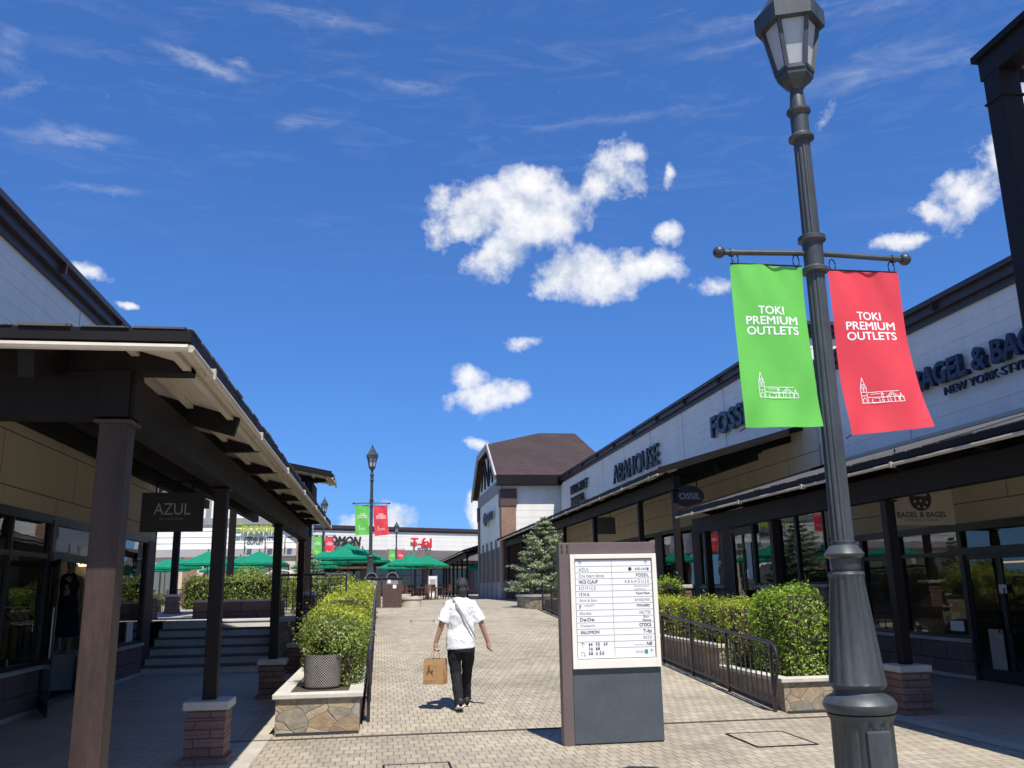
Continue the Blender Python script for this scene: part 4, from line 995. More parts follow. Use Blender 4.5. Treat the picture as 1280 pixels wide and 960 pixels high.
# ------------------------------------------------------------------ street lamps with banner arms
def make_lamp():
    t = thing('street_lamp', 'tall dark iron lamp post close by, fluted base and hexagonal lantern', 'street lamp', (0, 0, 0), 'iron street lamps with banner arms')
    m = MB(); m.lathe([(.30, 0), (.30, .06), (.27, .08), (.255, .14), (.208, .17, .012), (.205, .74, .012), (.22, .77), (.225, .79)], 84, fl=14); m.build('base', 'lamp', t, smooth='auto')
    MB().box((-.085, -.218, .22), (.085, -.18, .70)).build('access_door', 'lamp', t, bevel=.01)
    m = MB(); m.lathe([(.19, .785), (.225, .80), (.245, .835), (.245, .86), (.22, .895), (.175, .92), (.165, .945), (.178, .965)], 48); m.build('ring', 'lamp', t, smooth='auto')
    m = MB(); m.lathe([(.185, .966), (.195, .985), (.19, 1.01, .010), (.118, 1.70, .009), (.126, 1.73), (.118, 1.75)], 84, fl=14); m.build('fluted_column', 'lamp', t, smooth='auto')
    m = MB(); m.lathe([(.09, 1.745), (.105, 1.78), (.105, 1.84), (.135, 1.86), (.14, 1.875), (.10, 1.93), (.082, 1.94), (.085, 1.965), (.077, 1.97)], 40); m.build('collar', 'lamp', t, smooth='auto')
    m = MB(); m.lathe([(.080, 1.968, .008), (.064, 5.18, .006)], 72, fl=12); m.build('shaft', 'lamp', t, smooth='auto')
    m = MB(); m.lathe([(.075, 4.02), (.10, 4.03), (.10, 4.06), (.075, 4.08), (.078, 4.27), (.105, 4.29), (.105, 4.325), (.075, 4.34)], 36); m.build('arm_hub', 'lamp', t, smooth='auto')
    for s in (-1, 1):
        m = MB(); m.tube([(s * .07, 0, 4.19), (s * .74, 0, 4.17)], .022, 10); m.tube([(s * .66, 0, 4.17), (s * .69, 0, 4.17)], .032, 10); m.ball((s * .775, 0, 4.17), .048); m.build('arm', 'lamp', t, smooth='auto')
    m = MB(); m.lathe([(.066, 5.15), (.10, 5.17), (.10, 5.19), (.07, 5.22), (.072, 5.38), (.095, 5.41), (.095, 5.43), (.066, 5.45), (.052, 5.60), (.045, 5.63)], 32); m.build('neck', 'lamp', t, smooth='auto')
    m = MB(); h = 6; ph = R(100)
    m.lathe([(.045, 5.60), (.075, 5.64), (.115, 5.67), (.145, 5.71), (.15, 5.755)], h, phase=ph)
    def hx(r, z):
        r *= .86; z = z if z < 5.7 else 5.66 + (z - 5.7) * 1.09
        return [(r * math.cos(2 * PI * k / h + ph), r * math.sin(2 * PI * k / h + ph), z) for k in range(h)]
    lo, hi = hx(.165, 5.80), hx(.275, 6.26)
    for a, b in zip(lo, hi): m.beam(a, b, .032, .032, up=(0.3, 1, 0.1))
    for ring_ in (lo, hi):
        for k in range(h): m.beam(ring_[k], ring_[(k + 1) % h], .03, .035)
    m.build('lantern_frame', 'lamp', t)
    a, b = hx(.155, 5.80), hx(.262, 6.26); m = MB()
    for k in range(h): m.quad(a[k], a[(k + 1) % h], b[(k + 1) % h], b[k])
    m.build('lantern_glass', 'frost', t)
    m = MB(); m.loft([hx(.325, 6.17), hx(.330, 6.30), hx(.26, 6.36), hx(.10, 6.56), hx(.03, 6.60)]); m.lathe([(.03, 6.62), (.05, 6.66), (.05, 6.69), (.02, 6.72), (.012, 6.80)], 12)
    m.build('lantern_roof', 'lamp', t)
    for ch in t.children: ch.data.transform(Matrix.Translation((0, 0, .17)))
    MB().lathe([(.31, 0), (.31, .14), (.30, .171)], 40).build('foot', 'lamp', t, smooth='auto')
    return t
K0, K1 = .892, .977
lamp0 = make_lamp(); lamp0.location = (2.96, 5.35, 0)
LAMPS = [(lamp0, 2.96, 5.35, 0)]
for x, y, lab in ((-.42, 38.0, 'iron lamp post behind the two litter bins on the plaza'), (-3.78, 60, 'iron lamp post mostly hidden by the left canopy edge'), (1.42, 82, 'distant iron lamp post in front of the far white hall')):
    LAMPS.append((dup(lamp0, (x, y, P), 0, lab), x, y, P)); LAMPS[-1][0].scale = (K1,) * 3
def make_banner(mat, shear, sway, lab, cat='banner', grp='vertical banners on lamp arms'):
    """hangs below the arm: top edge at z=4.10, 0.58 wide, 1.28 high; local origin at the middle of the top edge"""
    t = thing('banner', lab, cat, (0, 0, 0), grp)
    Wd, Hh = .585, 1.27; nu, nv = 24, 48
    def S(u, v, o=0.0):   # u -.5...5, v 0..1 down
        x = u * Wd * (1 + .06 * v * shear) + sway * v * v
        y = .03 * math.sin(v * 3.0 + u * 2.2) * v + .022 * math.sin(u * 9 + v * 4) * (.25 + .75 * v) * math.exp(-2.2 * v) + .010 * math.sin(u * 6 - v * 7 + shear * 2) + .014 * math.sin((u + v) * 11) * math.exp(-9 * ((abs(u) - .5) ** 2 + (v - 1) ** 2)) + .006 * math.sin((u * 1.4 - v) * 14) * math.exp(-6 * v) - .05 * shear * v * v * (u + .5)
        z = -v * Hh + .004 * math.cos(u * 2 * PI) * (1 - v) + .05 * shear * v * (u - .1)
        return (x, y - o, z)
    m = MB()
    for j in range(nv + 1):
        for i in range(nu + 1): m.v.append(S(i / nu - .5, j / nv))
    for j in range(nv):
        for i in range(nu): a = j * (nu + 1) + i; m.f.append((a, a + 1, a + nu + 2, a + nu + 1))
    m.build('cloth', mat, t, smooth=True, fix=False)
    fn = lambda p: S(p.x / Wd, -p.z / Hh, .0018 - p.y * .4)
    k = MB()
    for txt, z, w in (('TOKI', -.395, .205), ('PREMIUM', -.475, .405), ('OUTLETS', -.555, .405)):
        text_into(k, txt, (.005, 0, z), (1, 0, 0), (0, 0, 1), w=w, h=.062, bold=.012, align='C', fn=fn)
    k.build('lettering', 'white', t, fix=False)
    e = MB(); L = lambda *p: list(p)
    box_ = lambda x0, y0, x1, y1: [(x0, y0), (x1, y0), (x1, y1), (x0, y1), (x0, y0)]
    pol = [box_(0, 0, .05, .125), L((.0, .125), (.008, .15), (.025, .21), (.042, .15), (.05, .125)), L((.01, .0), (.01, .03), (.025, .045), (.04, .03), (.04, 0)), L((0, .06), (.05, .06)), L((0, .09), (.05, .09)), box_(.015, .135, .035, .155), L((.02, .100), (.03, .118)), L((.03, .100), (.02, .118)),
           L((.05, .045), (.31, .03)), L((.06, .085), (.16, .085)), L((.08, .07), (.15, .07)), box_(.085, -.005, .14, .03), L((.16, .085), (.16, .0)), L((.17, .045), (.17, .0)), L((.165, .06), (.17, .075), (.175, .06)), L((.195, .035), (.235, .075), (.28, .035)), L((.21, .035), (.235, .058), (.262, .035)), L((.20, .035), (.20, -.005)), L((.22, .03), (.22, -.005)), L((.25, .03), (.25, -.005)), L((.28, .03), (.28, -.005)), L((.17, .085), (.29, .08)), L((.29, .02), (.30, .06), (.312, .02)), box_(.287, -.01, .318, .03), L((.05, .0), (.32, -.01))]
    strokes(e, [[(a * .92, b * .92) for a, b in q] for q in pol], .0042, (-.150, 0, -1.04), (1, 0, 0), (0, 0, 1), fn=fn); e.build('emblem', 'white', t, fix=False)
    r = MB()
    r.tube([(-.29, 0, .006), (.29, 0, .006)], .007, 6)
    for x in (-.25, .25):
        r.tube([(x + .026 * math.sin(a), 0, .045 + .05 * -math.cos(a)) for a in [2 * PI * k / 10 for k in range(11)]], .005, 5)
    sx = .5 if shear < .5 and sway < .02 else -.5
    q = S(sx, 1.0); r.tube([q, (q[0] + (.05 if sx > 0 else -.05), 0.01, q[2] - .03)], .005, 5)
    r.build('hook', 'dark', t)
    return t
bg0 = make_banner('green', 0.1, .03, 'light green banner on the near lamp post'); br0 = make_banner('red', 1.0, .075, 'coral red banner with lifted corner on the near lamp post')
names = ['near', 'plaza', 'half hidden', 'distant']
for i, (l, x, y, z) in enumerate(LAMPS):
    k = K0 if i == 0 else K1; A = z + 4.245 * k
    if i == 0:
        l.scale = (K0,) * 3; bg0.location = (x - .40 * k, y, A); br0.location = (x + .40 * k, y, A - .02); bg0.scale = br0.scale = (K0,) * 3
    else:
        w = ('on the plaza lamp post behind the bins', 'beside the left canopy edge, in front of the dark letters', 'tiny on the distant lamp post before the far hall')[i - 1]
        dup(bg0, (x - .40 * k, y, A), None, 'light green banner ' + w).scale = (k,) * 3; dup(br0, (x + .40 * k, y, A - .02), None, 'coral red banner ' + w).scale = (k,) * 3
# ------------------------------------------------------------------ directory sign
def directory():
    x0, x1, y, zt = 1.965, 3.075, 9.70, 2.13
    t = thing('directory_sign', 'freestanding directory board with brown frame, cream border and slate lower panel', 'sign board', ((x0 + x1) / 2, y, 0))
    m = MB(); m.box((x0, y - .0, 0), (x0 + .115, y + .15, zt)); m.box((x0 + .115, y - .0, zt - .125), (x1, y + .15, zt)); m.box((x0 + .115, y + .03, 0), (x1, y + .15, zt - .125)); m.build('frame', 'signbrown', t, bevel=.004)
    m = MB()
    for i in range(2):
        for j in range(2): m.box((x0 + .022 + i * .062, y - .003, zt - .062 - j * .055), (x0 + .044 + i * .062, y + .01, zt - .022 - j * .055))
    m.build('slot', 'ink', t)
    m = MB(); m.box((x0 + .118, y + .005, .015), (x1 - .002, y + .03, .775)); m.build('lower_panel', 'signgrey', t, bevel=.004)
    fx0, fx1, fz0, fz1 = x0 + .118, x1 - .002, .78, 2.0
    m = MB(); w = .05
    m.box((fx0, y - .03, fz0), (fx0 + w, y + .029, fz1)).box((fx1 - w, y - .03, fz0), (fx1, y + .029, fz1)).box((fx0 + w, y - .03, fz1 - w), (fx1 - w, y + .029, fz1)).box((fx0 + w, y - .03, fz0), (fx1 - w, y + .029, fz0 + .095)); m.build('border', 'signcream', t, bevel=.004)
    px0, px1, pz0, pz1 = fx0 + w + .01, fx1 - w - .01, fz0 + .105, fz1 - w - .015
    MB().box((fx0 + w, y + .0, fz0 + .095), (fx1 - w, y + .02, fz1 - w)).build('recess', 'greyband', t)
    face = MB().box((px0, y - .012, pz0), (px1, y - .001, pz1)).build('face', 'signwhite', t)
    yy = y - .0135; W = px1 - px0; H = pz1 - pz0; rows = 15.6; rh = H / rows; xm = px0 + W * .475
    g = MB()
    def hl(x_0, x_1, z, th=.0035): g.quad((x_0, yy, z - th / 2), (x_1, yy, z - th / 2), (x_1, yy, z + th / 2), (x_0, yy, z + th / 2))
    for k in range(1, 14): hl(px0, px1, pz1 - k * rh) if k < 13 else hl(px0, px1, pz1 - k * rh)
    hl(xm, px1, pz1 - 14 * rh)
    g.quad((xm - .002, yy, pz0 + .01), (xm + .002, yy, pz0 + .01), (xm + .002, yy, pz1 - .01), (xm - .002, yy, pz1 - .01)); g.build('grid_line', 'inkgrey', face, fix=False)
    d, u = (1, 0, 0), (0, 0, 1); tk, gy = MB(), MB(); yt = yy - .0005
    def row(k, s, side, w, h, bold=0.0, mb=tk, space=1.0, shear=0.0, dz=0.0):
        z = pz1 - (k + .5) * rh - h / 2 + dz
        text_into(mb, s, (px0 + .035 if side == 'L' else px1 - .03, yt, z), d, u, w=w, h=h, bold=bold, align=side, space=space, shear=shear)
    for k, s, w, h, bold, mb, sp, sh in ((1, 'AZUL', .12, .036, 0, gy, 1, 0), (2, 'One heart dance', .29, .036, 0, gy, 1.05, 0), (3, 'NICE CLAUP', .215, .034, 0.0120, tk, 1, 0), (4, 'EDIFICE', .19, .036, 0, gy, 1.3, 0), (5, 'IENA', .115, .036, 0.0016, tk, 1.4, 0),
                                         (6, 'Spick & Span', .20, .034, 0, gy, 1, .2), (8, 'Slick Solo', .13, .03, 0, gy, 1, 0), (9, 'De:De:', .165, .034, 0.0088, tk, 1, 0), (10, 'Ciaopanic', .165, .034, 0, gy, 1, 0), (11, 'SALOMON', .215, .033, 0.0120, tk, 1, .25)): row(k, s, 'L', w, h, bold, mb, sp, sh)
    row(7, 'r', 'L', .016, .034, .04); text_into(gy, 'CRAFT', (px0 + .09, yt, pz1 - 7.45 * rh), d, u, w=.11, h=.018)
    for k, s, w, h, bold, mb, sp, sh in ((1, 'BAGEL & BAGEL', .155, .024, 0.0040, gy, 1, 0), (2, 'FOSSIL', .145, .036, 0.0064, tk, 1.1, 0), (3, 'ABAHOUSE', .285, .036, 0, gy, 1.5, 0), (5, 'TaylorMade', .16, .03, 0.0080, tk, 1, .1), (6, 'SWAROVSKI', .175, .030, 0, gy, 1, 0), (7, 'moussy', .155, .036, 0.0100, tk, 1, 0),
                                         (8, "SHEL'TTER", .13, .034, 0, gy, 1, 0), (10, 'crocs', .135, .036, 0.0112, tk, 1, 0), (11, 'T-fal', .095, .038, 0.0088, tk, 1, 0), (12, 'ecco', .095, .03, 0, gy, 1.1, 0), (13, 'NB', .065, .036, 0.0140, tk, 1, .3)): row(k, s, 'R', w, h, bold, mb, sp, sh)
    z4 = pz1 - 4.5 * rh; text_into(gy, 'MARGARET', (px1 - .03, yt, z4 + .006), d, u, w=.17, h=.018, align='R', space=1.3); text_into(gy, 'HOWELL', (px1 - .07, yt, z4 - .028), d, u, w=.13, h=.018, align='R', space=1.3)
    z9 = pz1 - 9.5 * rh; text_into(tk, 'Bon', (px1 - .05, yt, z9 + .008), d, u, w=.06, h=.022, align='R'); text_into(tk, 'Femme', (px1 - .03, yt, z9 - .028), d, u, w=.095, h=.022, bold=.012, align='R')
    z13 = pz1 - 13.5 * rh; text_into(gy, 'new balance', (px1 - .115, yt, z13 - .014), d, u, w=.12, h=.014, align='R')
    # arrows, small pictograms
    up_ = [[(0, -.024), (0, .024)], [(-.02, .005), (0, .024), (.02, .005)]]
    zr = pz1 - .5 * rh
    for xx, zz in ((px0 + .055, zr), (px1 - .06, zr), (px0 + .055, pz1 - 13.45 * rh), (px1 - .04, pz1 - 14.75 * rh)): strokes(gy, up_, .005, (xx, yt, zz), d, u)
    strokes(gy, [[(-.018, -.02), (-.018, .01), (-.008, .022), (.008, .022), (.018, .01), (.018, -.02)], [(.008, -.01), (.018, -.022), (.028, -.01)]], .004, (px0 + .055, yt, pz1 - 14.9 * rh), d, u)
    def dot(mb, x, z, r): i = len(mb.v); mb.v += [(x + r * math.cos(q * PI / 7), yt, z + r * math.sin(q * PI / 7)) for q in range(14)]; mb.f.append(tuple(range(i, i + 14)))
    dot(tk, px1 - .245, pz1 - 1.5 * rh, .020); dot(tk, px1 - .035, pz1 - 1.44 * rh, .009); tk.quad((px1 - .042, yt, pz1 - 1.72 * rh), (px1 - .028, yt, pz1 - 1.72 * rh), (px1 - .03, yt, pz1 - 1.5 * rh), (px1 - .04, yt, pz1 - 1.5 * rh))
    rr = random.Random(3)
    for z_, xs in ((13.4, (.13, .155, .21, .235, .30, .325)), (14.1, (.13, .155, .21, .235)), (14.85, (.13, .155, .21, .25, .28))):
        for xx in xs:
            w2, h2 = rr.uniform(.008, .012), rr.uniform(.010, .016); zc = pz1 - z_ * rh; tgt = tk if rr.random() < .45 else gy
            tgt.quad((px0 + xx - w2, yt, zc - h2), (px0 + xx + w2, yt, zc - h2), (px0 + xx + w2 * .7, yt, zc + h2), (px0 + xx - w2 * .7, yt, zc + h2))
            if rr.random() < .6: dot(tgt, px0 + xx, zc + h2 + .008, .006)
    tl = MB(); z_ = pz1 - 14.75 * rh; tl.quad((px1 - .12, yt, z_ - .022), (px1 - .082, yt, z_ - .022), (px1 - .082, yt, z_ + .022), (px1 - .12, yt, z_ + .022)); tl.build('teal_mark', 'inkteal', face, fix=False)
    text_into(gy, 'FOOD', (px1 - .13, yt, z_ - .012), d, u, w=.09, h=.022, align='R')
    tk.build('black_lettering', 'ink', face, fix=False); gy.build('grey_lettering', 'inkgrey', face, fix=False)
directory()

# ------------------------------------------------------------------ planters with stone facing
def planter(label, tiers, cat='planter'):
    x0, y0 = tiers[0][0], tiers[0][2]
    t = thing('stone_planter', label, cat, (x0, y0, 0), 'stone faced planters')
    for (xa, xb, ya, yb, zb0, zt) in tiers:
        c = .10; m = MB(); b = .06
        m.box((xa + .01, ya + .01, zb0), (xb - .01, yb - .001, zt - .055)); m.build('facing', 'rubble', t)
        MB().box((xa + .02, ya + .001, zb0 - .03), (xb - .02, ya + .008, zb0 + .035)).build('base_joint', 'ink', t)
        r = MB(); o = .03; w = .20
        r.box((xa - o, ya - o, zt - .055), (xb + o, ya + w, zt)); r.box((xa - o, ya + w, zt - .055), (xa + w * .75, yb, zt)); r.box((xb - w * .75, ya + w, zt - .055), (xb + o, yb, zt))
        r.build('cap', 'conc', t, bevel=.008)
        s = MB(); n = 8
        for i in range(n):
            for j in range(n * 2):
                pass
        s.box((xa + w * .75 - .001, ya + w - .001, zt - .1), (xb - w * .75 + .001, yb, zt - .03)); s.build('soil', 'soil', t)
    return t
planter('long stepped stone planter left of the ramp holding the woven pot', [(-1.21, -.21, 11.17, 15.1, 0, .47), (-1.21, -.21, 15.1, 20.3, 0, .76), (-1.21, -.21, 20.3, 29.6, .3, 1.32)])
planter('long stepped stone planter right of the ramp behind the railing', [(5.20, 6.2, 11.27, 13.45, 0, .44), (5.20, 6.2, 13.45, 20.3, 0, .74), (5.20, 6.2, 20.3, 28.2, .3, 1.32)])
t = thing('round_planter', 'round stone planter at the top of the ramp with a spruce', 'planter', (5.95, 29.5, .85))
m = MB(); m.lathe([(1.42, .85), (1.42, 1.36)], 40, c=(5.95, 29.5, 0)); m.build('facing', 'rubble', t, smooth='auto')
m = MB(); m.lathe([(1.46, 1.36), (1.46, 1.43), (1.2, 1.43), (1.2, 1.36)], 40, c=(5.95, 29.5, 0)); m.build('cap', 'conc', t, smooth='auto')
MB().lathe([(1.2, 1.35), (1.2, 1.40)], 40, c=(5.95, 29.5, 0)).build('soil', 'soil', t)
# ------------------------------------------------------------------ leafy plants
def leaves(name, pts, nrm, size, mat, parent, asp=.55, spread=.7, curl=.25):
    n = len(pts); pts = np.asarray(pts, float); nrm = np.asarray(nrm, float)
    a = nrm + RNG.normal(0, spread, (n, 3)); a /= np.linalg.norm(a, axis=1)[:, None] + 1e-9
    r = RNG.normal(0, 1, (n, 3)); b = np.cross(a, r); b /= np.linalg.norm(b, axis=1)[:, None] + 1e-9; c = np.cross(a, b)
    L = size * RNG.uniform(.45, 1.5, n)[:, None]; Wd = L * asp
    tip = pts + b * L + a * L * curl; base = pts - b * L * .6; l = pts + c * Wd * .55; rr_ = pts - c * Wd * .55
    v = np.stack([base, l, tip, rr_], 1).reshape(-1, 3)
    off = np.array(wloc(parent)) if parent else np.zeros(3); v = v - off
    me = bpy.data.meshes.new(name); me.vertices.add(4 * n); me.vertices.foreach_set('co', v.astype(np.float32).ravel())
    me.loops.add(4 * n); me.loops.foreach_set('vertex_index', np.arange(4 * n, dtype=np.int32)); me.polygons.add(n)
    me.polygons.foreach_set('loop_start', np.arange(0, 4 * n, 4, dtype=np.int32))
    try: me.polygons.foreach_set('loop_total', np.full(n, 4, dtype=np.int32))
    except Exception: pass
    me.update(calc_edges=True); me.validate()
    o = bpy.data.objects.new(name, me); COL.objects.link(o); me.materials.append(M[mat])
    if parent: o.parent = parent
    return o
def lump(p, k=1.0): return math.sin(p[0] * 7.1 * k + 1.3) * math.sin(p[1] * 5.7 * k + .4) * .5 + math.sin(p[2] * 8.3 * k + p[0] * 3) * .35 + math.sin(p[1] * 13 * k + p[2] * 6) * .25
def box_pts(x0, x1, y0, y1, zb, zt, n, jit=.05, power=5.0, wob=.05):
    """points and normals over a rounded block; zb/zt are functions of y"""
    P_, Nn = [], []; hx, hy = (x1 - x0) / 2, (y1 - y0) / 2; zc0 = (zt((y0 + y1) / 2) - zb((y0 + y1) / 2))
    A = [2 * hy * zc0] * 2 + [2 * hx * zc0] * 2 + [4 * hx * hy]; A = np.array(A) / sum(A)
    f = RNG.choice(5, n, p=A)
    for k in f:
        u, v = RNG.uniform(-1, 1, 2); v01 = RNG.uniform(0, 1)
        if k < 2: c = (-1 if k == 0 else 1, u, v01)
        elif k < 4: c = (u, -1 if k == 2 else 1, v01)
        else: c = (u, v, 1)
        X, Y, Z = c; zz = 2 * Z - 1
        # superellipsoid rounding on the top edges
        q = (abs(X) ** power + abs(Y) ** power + max(0, zz) ** power) ** (1 / power); s = 1 / max(q, 1)
        y = (y0 + y1) / 2 + Y * s * hy; x = (x0 + x1) / 2 + X * s * hx; b, t_ = zb(y), zt(y)
        z = b + (t_ - b) * ((zz * s if zz > 0 else zz) + 1) / 2
        nn = np.array([np.sign(X) * abs(X) ** 4 , np.sign(Y) * abs(Y) ** 4 * 1.0, max(0, zz) ** 4]); nn /= np.linalg.norm(nn) + 1e-6
        d = lump((x, y, z)) * wob + RNG.normal(0, jit) - abs(RNG.normal(0, jit))
        P_.append((x + nn[0] * d, y + nn[1] * d, z + nn[2] * d)); Nn.append(nn + np.array([0, 0, .35]))
    return P_, Nn
def hedge(label, x0, x1, y0, y1, zb, zt, n, mat='leafA', size=.035, cat='hedge', name='hedge', wob=.05, jit=.035, power=5, core=.13, stray=.06, group='clipped hedges'):
    wob *= 1.5
    f0 = zb if callable(zb) else (lambda y: zb); f1 = zt if callable(zt) else (lambda y: zt)
    t = thing(name, label, cat, ((x0 + x1) / 2, (y0 + y1) / 2, f0((y0 + y1) / 2)), group)
    p, nn = box_pts(x0, x1, y0, y1, f0, f1, n, jit, power, wob)
    k = int(n * stray)   # stray shoots that break the outline
    for i in RNG.choice(n, k):
        h = RNG.uniform(.02, .11); p.append((p[i][0] + nn[i][0] * h * .6, p[i][1] + nn[i][1] * h * .6, p[i][2] + h * (.9 if nn[i][2] > .6 else .2))); nn.append(RNG.normal(0, 1, 3))
    leaves('foliage', p, nn, size, mat, t)
    m = MB(); ns = 10
    rings = []
    for i in range(ns + 1):
        y = y0 + core + (y1 - y0 - 2 * core) * i / ns; w = (x1 - x0) / 2 - core; xc = (x0 + x1) / 2; a, b = f0(y), f1(y) - core
        rings.append([(xc - w, y, a), (xc + w, y, a), (xc + w, y, a + (b - a) * .75), (xc + w * .75, y, b), (xc - w * .75, y, b), (xc - w, y, a + (b - a) * .75)])
    m.loft(rings); m.build('shaded_core', 'twig', t)  # opaque core, dark in place of the shade among inner leaves
    return t
def ball_bush(label, c, r, n, mat='leafB', size=.03, sc=(1, 1, 1), name='shrub', cat='shrub', wob=.09, zmin=None, group='rounded shrubs', jit=.04):
    t = thing(name, label, cat, (c[0], c[1], c[2] - r * sc[2]), group); p, nn = [], []
    for _ in range(n):
        d = RNG.normal(0, 1, 3); d /= np.linalg.norm(d); 
        q = np.array(c) + d * r * np.array(sc); k = lump(q * 1.0, 1.1) * wob + RNG.normal(0, jit) - abs(RNG.normal(0, jit * 1.3))
        q = q + d * k
        if zmin is not None and q[2] < zmin: continue
        p.append(q); nn.append(d + np.array([0, 0, .3]))
    for i in RNG.choice(len(p), int(len(p) * .08)): h = RNG.uniform(.02, .1); p.append(np.array(p[i]) + nn[i] * h + np.array([0, 0, h * .5])); nn.append(RNG.normal(0, 1, 3))
    leaves('foliage', p, nn, size, mat, t)
    m = MB(); m.ball(c, r - .14, 14, 10, sc); m.v = [(a, b, max(z, zmin if zmin is not None else -9)) for a, b, z in m.v]; m.build('shaded_core', 'twig', t)  # solid dark filler painted as the shaded inside of the bush
    return t
G = lambda y: rz(y)
# left strip
t = thing('woven_pot', 'grey woven round pot standing on the left stone planter', 'plant pot', (-.72, 12.05, .44))
m = MB(); m.lathe([(.20, .44), (.225, .47), (.245, .84), (.25, .86), (.225, .86), (.22, .80)], 40, c=(-.72, 12.05, 0)); o = m.build('body', 'pot', t, smooth='auto')
MB().lathe([(.222, .79), (.222, .81)], 30, c=(-.72, 12.05, 0)).build('soil', 'soil', t)
ball_bush('sprawling light green shrub growing over the woven pot', (-.64, 12.35, 1.06), .44, 5200, 'leafB', .026, (1.0, 1.1, .70), zmin=.62, jit=.055, wob=.12)
hedge('clipped shrub filling the near end of the left planter beside the rail', -.62, -.2, 12.0, 13.6, .45, 1.22, 4200, 'leafB', .027, wob=.07, name='shrub', cat='shrub', group='rounded shrubs')
hedge('yellow green hedge block on the second step of the left planter', -1.12, -.2, 13.9, 17.4, .5, 1.36, 9500, 'leafA', .030)
hedge('yellow green hedge block on the middle of the left planter', -1.14, -.2, 17.9, 22.0, .7, 1.60, 8200, 'leafA', .034)
hedge('tall hedge block at the far end of the left planter near the bins', -1.16, -.2, 22.4, 29.2, .9, lambda y: 1.72 + .03 * (y - 22.4), 9500, 'leafA', .040)
hedge('dark glossy hedge on the left terrace behind the black railing', -2.3, -1.0, 24.7, 25.7, P, 1.95, 5200, 'leafD', .045, power=8, jit=.06)
hedge('flat topped hedge on the left terrace above the low dark wall', -5.2, -2.5, 24.7, 25.7, P + .2, 2.06, 8200, 'leafD', .045, power=8)
hedge('loose yellowish shrubs beyond the left terrace hedge', -2.9, -.9, 29.5, 31.0, P, 2.05, 4200, 'leafA', .055, jit=.12, name='shrub', cat='shrub', group='rounded shrubs')
ball_bush('round clipped ball shrub among the green umbrellas', (-4.75, 33.5, 1.95), .62, 2600, 'leafC', .045, zmin=P)
hedge('long hedge along the cafe terrace seen under the left canopy', -16, -7.6, 33.0, 33.8, P, 1.75, 7000, 'leafD', .055, power=8)
# right strip
hedge('bright rounded shrub at the near end of the right planter', 5.42, 6.32, 11.62, 12.95, .42, 1.60, 9500, 'leafC', .028, name='shrub', cat='shrub', wob=.05, power=3.2, group='rounded shrubs')
hedge('clipped hedge along the right planter behind the railing', 5.32, 6.12, 13.15, 16.2, .44, 1.40, 8500, 'leafA', .030)
hedge('farther part of the clipped hedge on the right planter', 5.32, 6.12, 16.4, 20.0, .7, 1.42, 7000, 'leafA', .033)
hedge('hedge at the top of the right planter near the spruce', 5.32, 6.12, 20.6, 28.0, .9, 1.95, 8500, 'leafD', .042)
ball_bush('small round shrub behind the right hedge beside the sign', (6.35, 19.4, 1.50), .40, 2200, 'leafC', .034, (1.15, 1, .85), zmin=1.05)

# spruce
def spruce(label, c, h, r):
    t = thing('spruce_tree', label, 'conifer tree', c, 'spruce trees'); c = Vector(c)
    MB().tube([c, c + Vector((0, 0, h * .5)), c + Vector((.03, .02, h * .97))], [.07, .045, .012], 8).build('trunk', 'bark', t)
    p, nn = [], []; br = MB(); tiers = 15
    for k in range(tiers):
        f = k / (tiers - 1); z = h * (.06 + .90 * f); R_ = r * (1 - f) ** .72 * (.92 + .16 * math.sin(k * 2.1)) + .09; nb = max(5, int(13 - 7 * f))
        for j in range(nb):
            a = 2 * PI * (j + .5 * (k % 2)) / nb + random.uniform(-.25, .25); L = R_ * random.uniform(.72, 1.12); dz = random.uniform(-.02, .16) * L
            e = c + Vector((math.cos(a) * L, math.sin(a) * L, z + dz)); s = c + Vector((0, 0, z - .02)); br.tube([s, e], [.013, .005], 4)
            ns = int(26 + 110 * L)
            for _ in range(ns):
                u = RNG.uniform(.22, 1.0) ** .7; w = .16 * (1 - .45 * u) * (L / .8) ** .5
                q = s.lerp(e, u) + Vector((RNG.normal(0, w * .62), RNG.normal(0, w * .62), RNG.normal(0, w * .26) - .05 * (1 - u)))
                p.append(q); nn.append((math.cos(a) * .4, math.sin(a) * .4, 1))
    leaves('foliage', p, nn, .062, 'needle', t, asp=.42, spread=.55)
    br.build('branch', 'bark', t); return t
spruce('bushy grey green spruce in the round stone planter by the tower', (5.45, 29.4, 1.40), 2.65, 1.22)
spruce('small spruce standing alone on the left terrace beyond the hedge', (-2.6, 32.5, P), 2.3, .75)

